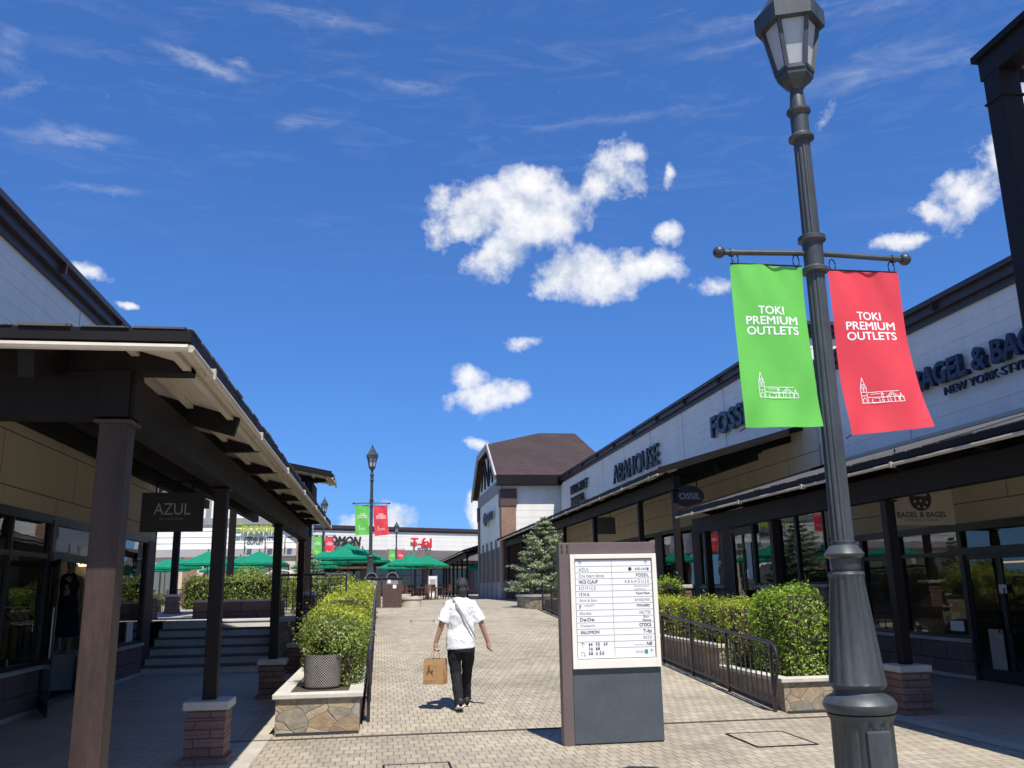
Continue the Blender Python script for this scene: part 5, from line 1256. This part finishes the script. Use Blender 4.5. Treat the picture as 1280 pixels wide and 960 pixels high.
# ------------------------------------------------------------------ railings
def railing(label, pts, zf, h, step, curl=None, bars=True, group='dark steel railings'):
    """pts: two plan points; zf(y): foot height"""
    (xa, ya), (xb, yb) = pts
    t = thing('railing', label, 'railing', (xa, ya, zf(ya)), group); L = math.hypot(xb - xa, yb - ya); Q = lambda u, z: (xa + (xb - xa) * u, ya + (yb - ya) * u, zf(ya + (yb - ya) * u) + z)
    top = [Q(k / 12, h) for k in range(13)]
    if curl:
        d = Vector(((xa - xb) / L, (ya - yb) / L, 0)); p0 = Vector(Q(0, h)); ex = [p0 + d * .10 + Vector((0, 0, -.03)), p0 + d * .17 + Vector((0, 0, -.10)), p0 + d * .19 + Vector((0, 0, -.20)), p0 + d * .16 + Vector((0, 0, -.34)), p0 + d * .06 + Vector((0, 0, -.50)), p0 + d * .02 + Vector((0, 0, -.62))]
        top = [tuple(q) for q in reversed(ex)] + top
    MB().tube(top, .024, 8).build('handrail', 'rail', t, smooth='auto')
    m = MB(); a, b = Q(0, .10), Q(1, .10); m.beam(a, b, .03, .02); a, b = Q(0, h - .09), Q(1, h - .09); m.beam(a, b, .03, .02); m.build('rail_bar', 'rail', t)
    n = max(2, round(L / 1.5))
    for k in range(n + 1):
        x, y, z = Q(k / n, 0); MB().box((x - .02, y - .02, z), (x + .02, y + .02, z + h - .02)).build('post', 'rail', t)
    if bars:
        nb = min(98, int(L / step)); base = None
        for k in range(1, nb):
            x, y, z = Q(k / nb, .10)
            if base is None:
                base = MB().box((x - .008, y - .008, z), (x + .008, y + .008, z + h - .19)).build('baluster', 'rail', t); bx = (x, y, z)
            else:
                o = base.copy(); COL.objects.link(o); o.location = (x - bx[0], y - bx[1], z - bx[2])
    return t
railing('dark ramp railing beside the left planter', [(-.12, 11.75), (-.12, 26.0)], G, .86, .17, curl=True)
railing('black ramp railing in front of the right stone planter', [(5.10, 11.35), (5.10, 28.0)], G, .86, .17, curl=True)
railing('black railing on top of the pale stone retaining wall', [(-2.3, 20.4), (-.75, 20.4)], lambda y: 1.10, .92, .125)
railing('black railing beyond the right hedge at the plaza edge', [(6.32, 20.4), (6.32, 27.5)], lambda y: P, .95, .14)
railing('sloping black handrail of the right arcade steps', [(7.6, 20.2), (7.6, 22.4)], lambda y: (y - 20.2) * .5, .92, .3)

# ------------------------------------------------------------------ umbrellas, tables, chairs
def make_umbrella():
    t = thing('cafe_umbrella', 'green cafe umbrella', 'umbrella', (0, 0, 0), 'green cafe umbrellas')
    n, r, zt, ze = 8, 1.42, 2.62, 2.02; m = MB(); rings = []
    for k in range(7):
        f = k / 6; rr_ = .04 + (r - .04) * f; z = zt - (zt - ze) * (f ** .92)
        rings.append((rr_, z, f))
    for rr_, z, f in rings:
        for j in range(n * 4):
            a = 2 * PI * j / (n * 4); cusp = abs(math.cos(a * n / 2)); k_ = 1 - .055 * (1 - cusp) * f
            m.v.append((rr_ * k_ * math.cos(a), rr_ * k_ * math.sin(a), z - .05 * (1 - cusp) * f * (1 - f) * 2 - .01 * f))
    q = n * 4
    for k in range(6):
        for j in range(q): m.f.append((k * q + j, k * q + (j + 1) % q, (k + 1) * q + (j + 1) % q, (k + 1) * q + j))
    i = len(m.v)   # valance
    for j in range(q):
        x, y, z = m.v[6 * q + j]; m.v.append((x * 1.002, y * 1.002, z - .10 - .012 * math.sin(j * 2.5)))
    for j in range(q): m.f.append((6 * q + j, 6 * q + (j + 1) % q, i + (j + 1) % q, i + j))
    m.build('canopy', 'umb', t, fix=False)
    MB().lathe([(.03, 2.58), (.05, 2.63), (.03, 2.66), (.045, 2.70), (.01, 2.75)], 10).build('finial', 'wood', t)
    MB().tube([(0, 0, .05), (0, 0, 2.62)], .024, 8).build('pole', 'wood', t)
    rb = MB()
    for k in range(n): a = 2 * PI * k / n; rb.tube([(0.03 * math.cos(a), .03 * math.sin(a), zt - .05), (r * .98 * math.cos(a), r * .98 * math.sin(a), ze - .03)], .010, 4); rb.tube([(.03 * math.cos(a), .03 * math.sin(a), 1.95), (r * .52 * math.cos(a), r * .52 * math.sin(a), 2.27)], .008, 4)
    rb.build('rib', 'wood', t)
    MB().lathe([(.26, 0), (.26, .05), (.06, .09), (.04, .3)], 20).build('base', 'dark', t, smooth='auto'); return t
U = [(-1.4, 39.5, 'tallest green umbrella in front of the slanted black letters'), (-2.9, 47.5, 'green umbrella overlapping behind the large one at the lamp post'), (-3.9, 54.5, 'lower green umbrella half hidden behind the black railing'),
     (1.8, 53.0, 'green umbrella in the middle of the plaza under the red letters'), (1.15, 60.5, 'smaller green umbrella just left of the middle one'), (2.9, 55.5, 'green umbrella tucked behind the right side of the middle one'), (7.6, 66.0, 'green umbrella seen through the distant colonnade'),
     (-12.9, 56.5, 'far left green umbrella beside the shop front'), (-11.3, 52.0, 'green umbrella behind the inner post of the left terrace'), (-8.5, 46.0, 'green umbrella left of the thick canopy post'), (-10.2, 60.0, 'distant green umbrella at the back of the cafe terrace'),
     (-6.1, 46.5, 'green umbrella above the flat topped terrace hedge'), (-8.0, 53.0, 'green umbrella between the ball shrub and the gabled hall'), (-.9, 45.0, 'green umbrella just right of the plaza lamp post')]
u0 = make_umbrella()
for i, (x, y, lab) in enumerate(U):
    o = u0 if i == 0 else dup(u0)
    o.location = (x, y, P + (.04 if i else .0)); o.rotation_euler.z = i * .37; o['label'] = lab
def make_chair():
    t = thing('cafe_chair', 'brown slatted cafe chair', 'chair', (0, 0, 0), 'brown cafe chairs on the plaza')
    m = MB()
    for k in range(6): m.box((-.21, -.20 + k * .07, .43), (.21, -.145 + k * .07, .455))
    m.build('seat', 'wood', t)
    m = MB(); m.box((-.22, .21, .82), (.22, .24, .88))
    for k in range(5): m.box((-.18 + k * .08, .215, .50), (-.145 + k * .08, .235, .82))
    m.build('backrest', 'wood', t)
    for x in (-.2, .2):
        MB().beam((x, -.19, 0), (x, -.19, .62), .035, .035).build('leg', 'wood', t); MB().beam((x, .19, 0), (x, .235, .84), .035, .035).build('leg', 'wood', t); MB().box((x - .025, -.22, .62), (x + .025, .22, .645)).build('armrest', 'wood', t)
    return t
def make_table():
    t = thing('cafe_table', 'round brown cafe table', 'table', (0, 0, 0), 'round cafe tables on the plaza')
    MB().lathe([(.40, .70), (.42, .71), (.42, .73), (.40, .74)], 28).build('tabletop', 'wood', t)
    MB().tube([(0, 0, .04), (0, 0, .70)], .035, 8).build('pedestal', 'dark', t); MB().lathe([(.26, 0), (.24, .04), (.04, .07)], 18).build('base', 'dark', t); return t
ch0, tb0 = make_chair(), make_table(); nch = 0
spots = [(1.8, 53.0), (2.9, 55.5), (-11.3, 52.0), (-8.5, 46.0), (-12.9, 56.5), (-1.4, 39.5), (-6.1, 46.5), (-8.0, 53), (1.15, 60.5), (-2.9, 47.5)]
where = ['under the middle plaza umbrella', 'under the umbrella behind the middle one', 'under the umbrella behind the inner post', 'under the umbrella left of the thick post', 'under the far left umbrella', 'under the tallest umbrella by the lamp', 'under the umbrella above the terrace hedge', 'under the umbrella near the ball shrub', 'under the smaller central umbrella', 'under the umbrella behind the large one']
for i, (x, y) in enumerate(spots):
    o = tb0 if i == 0 else dup(tb0); o.location = (x + .5, y - .35, P); o['label'] = 'round brown cafe table ' + where[i]
    for k in range(4):
        a = k * PI / 2 + .5 + i * .7; c = ch0 if nch == 0 else dup(ch0); nch += 1
        c.location = (x + .5 + .72 * math.sin(a), y - .35 - .72 * math.cos(a), P); c.rotation_euler.z = a + PI + random.uniform(-.3, .3)
        c['label'] = 'brown slatted cafe chair drawn up ' + where[i]; c['group'] = 'cafe chairs ' + where[i]

# ------------------------------------------------------------------ litter bins, round benches, poster stand, wheel stop
def make_bin():
    t = thing('litter_bin', 'dark wooden litter bin', 'litter bin', (0, 0, 0), 'wooden litter bins')
    m = MB()
    for k in range(6): m.box((-.33 + k * .112, -.30, .05), (-.225 + k * .112, -.27, .98))
    m.box((-.33, -.269, .03), (.335, .30, .96)); m.build('body', 'binwood', t)
    MB().box((-.35, -.32, .98), (.355, .32, 1.01)).build('top', 'dark', t)
    h = MB(); n = 12
    for k in range(n):
        for a, b in ((k, k + 1),):
            a0, a1 = PI * a / n - .0, PI * b / n
            f = lambda an, y, r: (r * math.cos(an), y, 1.0 + r * math.sin(an) * 1.05)
            h.loft([[f(a0, -.22, .21), f(a1, -.22, .21), f(a1, -.22, .185), f(a0, -.22, .185)], [f(a0, .2, .12), f(a1, .2, .12), f(a1, .2, .10), f(a0, .2, .10)]])
    h.build('hood', 'chrome', t, smooth='auto')
    m = MB(); m.v = [(.18 * math.cos(2 * PI * k / 24), -.17, 1.02 + .1 + .09 * math.sin(2 * PI * k / 24)) for k in range(24)]; m.f = [tuple(range(24))]; m.build('opening', 'ink', t)
    MB().box((-.20, -.305, .80), (.20, -.301, .93)).build('plate', 'chrome', t)
    MB().box((-.16, -.3085, .84), (-.05, -.3055, .95)).build('notice', 'white', t); MB().box((.02, -.308, .66), (.14, -.301, .78)).build('notice', 'white', t); return t
b0 = make_bin(); b0.location = (-.30, 31.9, P); b0['label'] = 'dark wooden litter bin with steel hood, next to the hedge'
b1 = dup(b0, (.42, 31.75, P), None, 'dark wooden litter bin with steel hood, nearer the round stone benches')
for (x, y, r, h, lab) in ((.78, 33.6, .37, .45, 'taller pale round stone bench beside the litter bin'), (1.10, 32.5, .41, .36, 'lower pale round stone bench on the open plaza')):
    t = thing('round_bench', lab, 'stone bench', (x, y, P), 'pale round stone benches')
    MB().lathe([(r - .03, 0), (r - .03, h - .10)], 32, c=(x, y, P)).build('drum', 'pale', t, smooth='auto'); MB().lathe([(r - .03, h - .10), (r, h - .09), (r, h - .01), (r - .02, h)], 32, c=(x, y, P)).build('seat', 'pale', t, smooth='auto')
t = thing('wheel_bar', 'low grey bar lying across the top of the ramp', 'ground bar', (1.17, 25.0, rz(25)))
MB().tube([(.86, 25.0, rz(25) + .05), (1.48, 24.9, rz(24.9) + .05)], .012, 6).build('bar', 'kerb', t)
for x, y in ((.86, 25.0), (1.48, 24.9)): MB().box((x - .03, y - .04, rz(y) - .01), (x + .03, y + .04, rz(y) + .07)).build('foot', 'greypanel', t)
t = thing('poster_stand', 'white upright poster stand on the far side of the plaza', 'poster stand', (3.6, 62, P))
MB().box((3.32, 61.96, P + .12), (3.88, 62.04, P + 1.5)).build('panel', 'signwhite', t); m = MB(); m.box((3.26, 61.94, P), (3.32, 62.06, P + 1.55)).box((3.88, 61.94, P), (3.94, 62.06, P + 1.55)); m.build('frame', 'chrome', t)
MB().box((3.4, 61.955, P + .4), (3.8, 61.958, P + 1.3)).build('print', 'greyband', t)
t = thing('arched_cover', 'white arched canopy cover on the terrace behind the hedge', 'cover', (-6.2, 57, P))
m = MB(); rings = []
for k in range(9): a = PI * k / 8; rings.append([(-6.2 + 1.3 * math.cos(a), 57, P + 1.0 + 1.0 * math.sin(a)), (-6.2 + 1.3 * math.cos(a), 58.4, P + 1.0 + 1.0 * math.sin(a)), (-6.2 + 1.24 * math.cos(a), 58.4, P + 1.0 + .95 * math.sin(a)), (-6.2 + 1.24 * math.cos(a), 57, P + 1.0 + .95 * math.sin(a))])
m.loft(rings); m.build('cover', 'signwhite', t)
for x in (-7.46, -4.94): MB().box((x - .03, 57.02, P), (x + .03, 57.08, P + 1.0)).build('leg', 'chrome', t); MB().box((x - .03, 58.3, P), (x + .03, 58.36, P + 1.0)).build('leg', 'chrome', t)
# ------------------------------------------------------------------ people-shaped things
def fused(name, mb, mat, parent, voxel=.012, it=6, wrinkle=0.0, wscale=.09, smooth=.5):
    """melt overlapping tapered limbs into one continuous skin"""
    me = mb.mesh(name); o = bpy.data.objects.new(name, me); COL.objects.link(o)
    bm = bmesh.new(); bm.from_mesh(me); bmesh.ops.recalc_face_normals(bm, faces=bm.faces); bm.to_mesh(me); bm.free()
    r = o.modifiers.new('r', 'REMESH'); r.mode = 'VOXEL'; r.voxel_size = voxel; s = o.modifiers.new('s', 'SMOOTH'); s.iterations = it; s.factor = smooth
    if wrinkle:
        tx = bpy.data.textures.new('folds', 'CLOUDS'); tx.noise_scale = wscale; d = o.modifiers.new('d', 'DISPLACE'); d.texture = tx; d.strength = wrinkle; d.mid_level = .5
    dg = bpy.context.evaluated_depsgraph_get(); m2 = bpy.data.meshes.new_from_object(o.evaluated_get(dg)); bpy.data.objects.remove(o)
    return link(name, m2, mat, parent, True)
def limb(mb, pts, rs, n=14, end=True):
    P_, R_ = [], []
    for i in range(len(pts) - 1):
        for k in range(4): f = k / 4; P_.append(Vector(pts[i]).lerp(Vector(pts[i + 1]), f)); R_.append(rs[i] + (rs[i + 1] - rs[i]) * f)
    P_.append(Vector(pts[-1])); R_.append(rs[-1]); mb.tube(P_, R_, n)
    mb.ball(pts[0], rs[0] * .98, 12, 8); end and mb.ball(pts[-1], rs[-1], 12, 8)
    for p, r in zip(pts[1:-1], rs[1:-1]): mb.ball(p, r * 1.01, 12, 8)
    return mb
def ring(c, rx, ry, n=20, rot=0, tilt=0): return [(c[0] + rx * math.cos(2 * PI * k / n), c[1] + ry * math.sin(2 * PI * k / n) * (1), c[2] + tilt * math.cos(2 * PI * k / n)) for k in range(n)]
def hand(mb, wrist, d, side, curl):
    """palm plus five fingers; d = pointing direction, side = direction of the thumb"""
    w, d, sd = Vector(wrist), Vector(d).normalized(), Vector(side).normalized(); n = d.cross(sd).normalized(); sd = n.cross(d)
    limb(mb, [w, w + d * .045, w + d * .085], [.026, .032, .030]); 
    for k, (o, L) in enumerate(((.030, .070), (.010, .080), (-.010, .074), (-.029, .058))):
        b = w + d * .085 + sd * o; c1 = curl * (1 + .08 * k); p = [b]; a = c1 * .6
        for q in (.45, .32, .23): p.append(p[-1] + (d * math.cos(a) + n * math.sin(a)) * L * q); a += c1
        limb(mb, p, [.0105, .0098, .009, .0078], 8)
    b = w + d * .03 + sd * .026; limb(mb, [b, b + (d * .6 + sd * .8).normalized() * .035, b + (d * .9 + sd * .45 + n * .3).normalized() * .062], [.0125, .011, .009], 8)

PX, PY = 1.10, 12.30; PZ = rz(PY)
def person():
    t = thing('person', 'person walking away in white T-shirt and black trousers carrying a paper bag', 'person', (PX, PY, PZ))
    T = lambda p: (PX + p[0], PY + p[1], PZ + p[2])
    TT = lambda l: [T(p) for p in l]
    b = MB()
    b.ball(T((.02, .035, 1.595)), 1, 20, 14, (.076, .095, .118)); b.ball(T((.02, .07, 1.53)), 1, 14, 10, (.056, .06, .06))
    limb(b, TT([(.0, .0, 1.38), (.012, .012, 1.47), (.02, .03, 1.54)]), [.06, .054, .056])
    b.ball(T((.02, .133, 1.585)), 1, 8, 6, (.012, .022, .022)); b.ball(T((.02, .125, 1.535)), 1, 8, 6, (.024, .010, .008))      # nose, lips
    for s in (-1, 1): b.ball(T((.02 + s * .078, .03, 1.59)), 1, 10, 8, (.012, .022, .034)); b.ball(T((.02 + s * .032, .118, 1.607)), 1, 8, 6, (.014, .010, .010))
    limb(b, TT([(0, 0, .92), (0, 0, 1.10), (0, 0, 1.32)]), [.10, .10, .10])
    limb(b, TT([(-.12, 0, 1.36), (-.19, .0, 1.36), (-.268, -.01, 1.09), (-.338, .03, .875)]), [.045, .045, .040, .029])
    limb(b, TT([(.12, 0, 1.36), (.19, .0, 1.36), (.285, -.02, 1.09), (.372, .03, .865)]), [.045, .045, .040, .029])
    hand(b, T((-.338, .03, .875)), (-.05, .10, -1), (.2, 1, .1), .95); hand(b, T((.372, .03, .865)), (.22, .12, -1), (-.2, 1, .1), .45)
    limb(b, TT([(-.08, 0, .90), (-.07, .02, .50), (-.03, -.12, .13)]), [.075, .05, .035]); limb(b, TT([(.08, 0, .90), (.09, .16, .53), (.09, .26, .18)]), [.075, .05, .035])
    fused('body', b, 'skin', t, .006, 4)
    h = MB(); h.ball(T((.02, .010, 1.615)), 1, 22, 16, (.084, .102, .110)); h.ball(T((.02, -.032, 1.545)), 1, 18, 12, (.070, .064, .085)); h.ball(T((.02, .05, 1.675)), 1, 16, 10, (.078, .085, .052))
    for k in range(46):
        a = random.uniform(0, 2 * PI); e = random.uniform(-.5, 1.3); d = Vector((math.cos(a) * math.cos(e), math.sin(a) * math.cos(e), math.sin(e)))
        if d.y > .45 and d.z < .4: continue
        p = Vector(T((.02, .0, 1.61))) + Vector((d.x * .078, d.y * .092, d.z * .10)); limb(h, [p, p + d * .012 + Vector((random.uniform(-.02, .02), -.004, -.03))], [.013, .006], 6)
    fused('hair', h, 'hair', t, .006, 3, .006, .018)
    # T-shirt: boxy body plus wide short sleeves
    s = MB()
    s.loft([ring(T((-.005, 0, .785)), .205, .148, 24, 0, .012), ring(T((-.005, 0, .90)), .197, .140, 24), ring(T((0, 0, 1.05)), .184, .122, 24), ring(T((0, -.004, 1.22)), .200, .128, 24), ring(T((0, -.006, 1.34)), .212, .118, 24), ring(T((0, -.006, 1.395)), .185, .095, 24), ring(T((.004, 0, 1.43)), .125, .078, 24), ring(T((.01, .008, 1.465)), .072, .066, 24)])
    for sg, e in ((-1, (-.250, -.008, 1.135)), (1, (.262, -.012, 1.13))):
        a = Vector((sg * .155, 0, 1.345)); e = Vector(e); s.tube(TT([a, a.lerp(e, .3), a.lerp(e, .7), e]), [.078, .080, .086, .092], 16); s.ball(T(a), .078, 12, 8)
    fused('t_shirt', s, 'shirt', t, .009, 6, .030, .13)
    p = MB()
    p.loft([ring(T((0, 0, .98)), .150, .100, 24), ring(T((0, 0, .90)), .172, .118, 24), ring(T((0, 0, .84)), .185, .13, 24), ring(T((0, -.005, .74)), .188, .135, 24)])
    limb(p, TT([(-.092, -.005, .78), (-.085, .012, .62), (-.072, .02, .48), (-.055, -.05, .28), (-.030, -.115, .060)]), [.102, .088, .075, .070, .066], 14, False); limb(p, TT([(.092, .0, .78), (.094, .08, .64), (.094, .15, .50), (.094, .20, .32), (.094, .27, .095)]), [.102, .088, .075, .070, .066], 14, False)
    fused('trousers', p, 'trousers', t, .009, 6, .026, .12)
    for nm, c, tip in (('shoe', (-.028, -.11, .035), -.10), ('shoe', (.095, .31, .075), .0)):
        m = MB(); zb = c[2] + (.0 if tip else 0)
        prof = ((-.13, .035, .03, .105), (-.10, .046, .045, .12), (-.02, .048, .05, .10), (.08, .052, .03, .075), (.145, .042, .02, .055), (.165, .02, .01, .03))
        rg = []
        for (yy, rx, z0_, z1_) in prof:
            lift = (-yy - .0) * tip * -1.0 if tip else yy * .10
            lift = max(0, (.09 - yy)) * .30 if tip else yy * .12
            rg.append([T((c[0] + rx * math.cos(2 * PI * k / 14), c[1] + yy, c[2] - .035 + lift + (z1_ / 2) + z1_ / 2 * math.sin(2 * PI * k / 14))) for k in range(14)])
        m.loft(rg); sh = m.build(nm, 'shoe', t, smooth=True)
        m = MB(); rg = []
        for (yy, rx, z0_, z1_) in prof:
            lift = max(0, (.09 - yy)) * .30 if tip else yy * .12
            z = c[2] - .036 + lift; rg.append([T((c[0] - rx * 1.04, c[1] + yy, z)), T((c[0] + rx * 1.04, c[1] + yy, z)), T((c[0] + rx * 1.04, c[1] + yy, z + .028)), T((c[0] - rx * 1.04, c[1] + yy, z + .028))])
        m.loft(rg); m.build('sole', 'white', sh)
    # strap from the left shoulder across the back to the right hip and round the front
    m = MB(); Ps = []
    for k in range(25):
        f = k / 24; a = PI * (1.0 + f); z = 1.435 - .50 * f; x = -.105 + .29 * f; w = .20 if z < 1.36 else .15
        yb = -.128 * math.sqrt(max(.02, 1 - min(.97, (x / .215) ** 2))) - .010 if z < 1.39 else -.075
        Ps.append(Vector(T((x, yb - .012, z))))
    for k in range(24):
        d = (Ps[k + 1] - Ps[k]).normalized(); nrm = Vector((0, -1, 0)); sd = d.cross(nrm).normalized() * .012
        m.loft([[Ps[k] + sd, Ps[k] - sd, Ps[k] - sd + nrm * .004, Ps[k] + sd + nrm * .004], [Ps[k + 1] + sd, Ps[k + 1] - sd, Ps[k + 1] - sd + nrm * .004, Ps[k + 1] + sd + nrm * .004]])
    m.beam(Ps[0], T((-.10, .06, 1.445)), .03, .006); m.build('shoulder_strap', 'strap', t)
person()
def paper_bag():
    t = thing('paper_bag', 'brown paper carrier bag held in the left hand of the walking person', 'bag', (PX - .345, PY + .06, PZ + .33))
    c = Vector((PX - .345, PY + .045, PZ + .335)); an = R(-24)
    T = lambda x, y, z: (c.x + x * math.cos(an) - y * math.sin(an), c.y + x * math.sin(an) + y * math.cos(an), c.z + z)
    w, d, h = .145, .078, .325; m = MB()
    lv = [(0, 1, 1, 0), (.06, 1.0, 1.03, .0), (.16, .99, .98, .012), (.25, .98, .9, .022), (h, .985, .80, .034)]
    rg = []
    for z, kx, ky, pin in lv:
        X, Y = w * kx, d * ky
        rg.append([T(-X, -Y, z), T(-X * .3, -Y - .004 * math.sin(z * 30), z), T(X * .4, -Y + .003 * math.sin(z * 40), z), T(X, -Y, z), T(X - pin, 0, z), T(X, Y, z), T(-X, Y, z), T(-X + pin, 0, z)])
    m.loft(rg, caps=False); i = len(m.v); m.v += rg[0]; m.f.append(tuple(range(i + 7, i - 1, -1)))
    m.build('body', 'kraft', t, fix=False)
    for y in (-.058, .058):
        m = MB(); m.tube([T(-.05 + .10 * k / 8, y * (1 - .75 * math.sin(PI * k / 8)), h - .03 + .165 * math.sin(PI * k / 8) ** .6) for k in range(9)], .0035, 5); m.build('handle', 'kraft', t)
    m = MB(); e = Vector(T(1, 0, 0)) - Vector(T(0, 0, 0)); strokes(m, [[(-.05, .0), (-.045, .05), (-.03, .09), (-.02, .05), (.0, .03), (.02, .06), (.01, .02), (.03, .0)], [(-.06, .03), (-.02, .045), (.03, .05)], [(-.04, .10), (-.025, .13)]], .007, T(-.03, -.0835, .12), e, (0, 0, 1)); m.build('print', 'ink', t, fix=False)
paper_bag()

def mannequin(x, y, z, label, dress, yaw=0):
    t = thing('mannequin', label, 'mannequin', (x, y, z), 'shop mannequins'); T = lambda p: (x + p[0], y + p[1], z + p[2]); TT = lambda l: [T(p) for p in l]
    b = MB(); b.ball(T((0, 0, 1.62)), 1, 14, 10, (.075, .09, .11)); limb(b, TT([(0, 0, 1.38), (0, 0, 1.53)]), [.06, .05]); limb(b, TT([(0, 0, .9), (0, 0, 1.32)]), [.11, .12])
    for s in (-1, 1):
        limb(b, TT([(s * .12, 0, 1.36), (s * .19, 0, 1.34), (s * .24, .0, 1.08), (s * .23, -.04, .86)]), [.05, .045, .036, .026]); hand(b, T((s * .23, -.04, .86)), (0, -.05, -1), (0, -1, 0), .25)
        limb(b, TT([(s * .08, 0, .88), (s * .08, 0, .48), (s * .08, 0, .06)]), [.07, .05, .035]); limb(b, TT([(s * .08, .0, .035), (s * .09, -.12, .03)]), [.035, .03])
    fused('body', b, 'dummy', t, .010, 4)
    d = MB(); d.loft([ring(T((0, 0, .30)), .25, .20), ring(T((0, 0, .6)), .22, .17), ring(T((0, 0, .95)), .165, .125), ring(T((0, 0, 1.08)), .15, .11), ring(T((0, 0, 1.28)), .175, .12), ring(T((0, 0, 1.38)), .15, .10), ring(T((0, 0, 1.44)), .07, .07)])
    fused('dress', d, dress, t, .012, 4, .03, .12)
for (x, y, lab, dr, h) in ((-5.75, 17.75, 'mannequin in a dark sleeveless dress on a white plinth in the left shop', 'dress', .62), (-6.05, 18.75, 'mannequin in a pale coat behind the dark dressed one', 'pink', .62)):
    p = thing('display_plinth', 'white box plinth under the mannequin ' + ('in the dark dress' if h and dr == 'dress' else 'in the pale coat'), 'plinth', (x, y, 0), 'display plinths')
    MB().box((x - .3, y - .3, .012), (x + .3, y + .3, h)).build('block', 'plinth', p, bevel=.006); MB().box((x - .27, y - .27, h), (x + .27, y + .27, h + .006)).build('top', 'plinth', p)
    mannequin(x, y, h + .006, lab, dr)
def rack(x, y, label, cols):
    t = thing('clothes_rack', label, 'clothes rack', (x, y, 0), 'clothes racks in the shops'); m = MB()
    for s in (-.6, .6): m.tube([(x, y + s, .02), (x, y + s, 1.45)], .015, 6); m.tube([(x - .25, y + s, .03), (x + .25, y + s, .03)], .015, 6)
    m.tube([(x, y - .6, 1.45), (x, y + .6, 1.45)], .015, 6); m.build('frame', 'chrome', t)
    for k in range(9):
        yy = y - .5 + k * .125; g = MB(); g.loft([[(x - .20, yy - .02, .65), (x + .20, yy - .025, .65), (x + .20, yy + .025, .65), (x - .20, yy + .02, .65)], [(x - .19, yy - .025, 1.25), (x + .19, yy - .025, 1.25), (x + .19, yy + .025, 1.25), (x - .19, yy + .025, 1.25)], [(x - .05, yy - .012, 1.40), (x + .05, yy - .012, 1.40), (x + .05, yy + .012, 1.40), (x - .05, yy + .012, 1.40)]]); g.build('garment', cols[k % len(cols)], t)
rack(-6.3, 16.1, 'rack of yellow garments inside the left shop', ['yellow', 'yellow', 'dress'])
rack(-7.2, 19.3, 'rack of pale garments deep inside the left shop', ['pink', 'dress', 'shirt'])
s = MB(); text_into(s, 'AZUL', (-6.62, 20.5, 2.28), (1, 0, 0), (0, 0, 1), w=.62, h=.2, bold=.01); tag(s.build('lit_sign', 'lit', None, fix=False), 'small glowing letters deep inside the left shop', 'lit sign')
t = thing('shop_counter', 'long counter with a warm lit shelf inside the near right shop', 'counter', (13.0, 15.2, 0))
MB().box((12.6, 12.9, .012), (13.3, 17.9, 1.02)).build('body', 'binwood', t); MB().box((12.52, 12.8, 1.02), (13.36, 18.0, 1.07)).build('top', 'tanboard', t)
MB().box((13.6, 12.8, 1.98), (13.9, 18.0, 2.02)).build('shelf', 'wood', t); MB().box((13.56, 12.9, 1.985), (13.598, 17.9, 2.02)).build('lamp_strip', 'strip', t); MB().box((13.9, 12.8, .012), (13.96, 18.0, 2.4)).build('back_board', 'wood', t)
def notice(label, a, b, mat='signwhite', rows=0):
    m = MB(); m.box(a, b); tag(m.build('window_notice', mat), label, 'notice', 'paper notices on shop glass')
notice('small white paper at the foot of the near right shop window', (9.955, 14.25, .78), (9.962, 14.62, .95)); notice('pale tall sheet low on the near right shop door', (9.94, 13.28, .22), (9.95, 13.62, .85), 'tanboard')
notice('white slim notice standing in the corner of the left shop window', (-4.985, 18.95, .74), (-4.98, 19.4, 1.12)); notice('tall white poster beside the door of the long right shop', (9.93, 22.82, 1.75), (9.94, 23.1, 2.75)); notice('little white card beside the near right shop door handle', (9.94, 13.05, 1.42), (9.95, 13.22, 1.56))
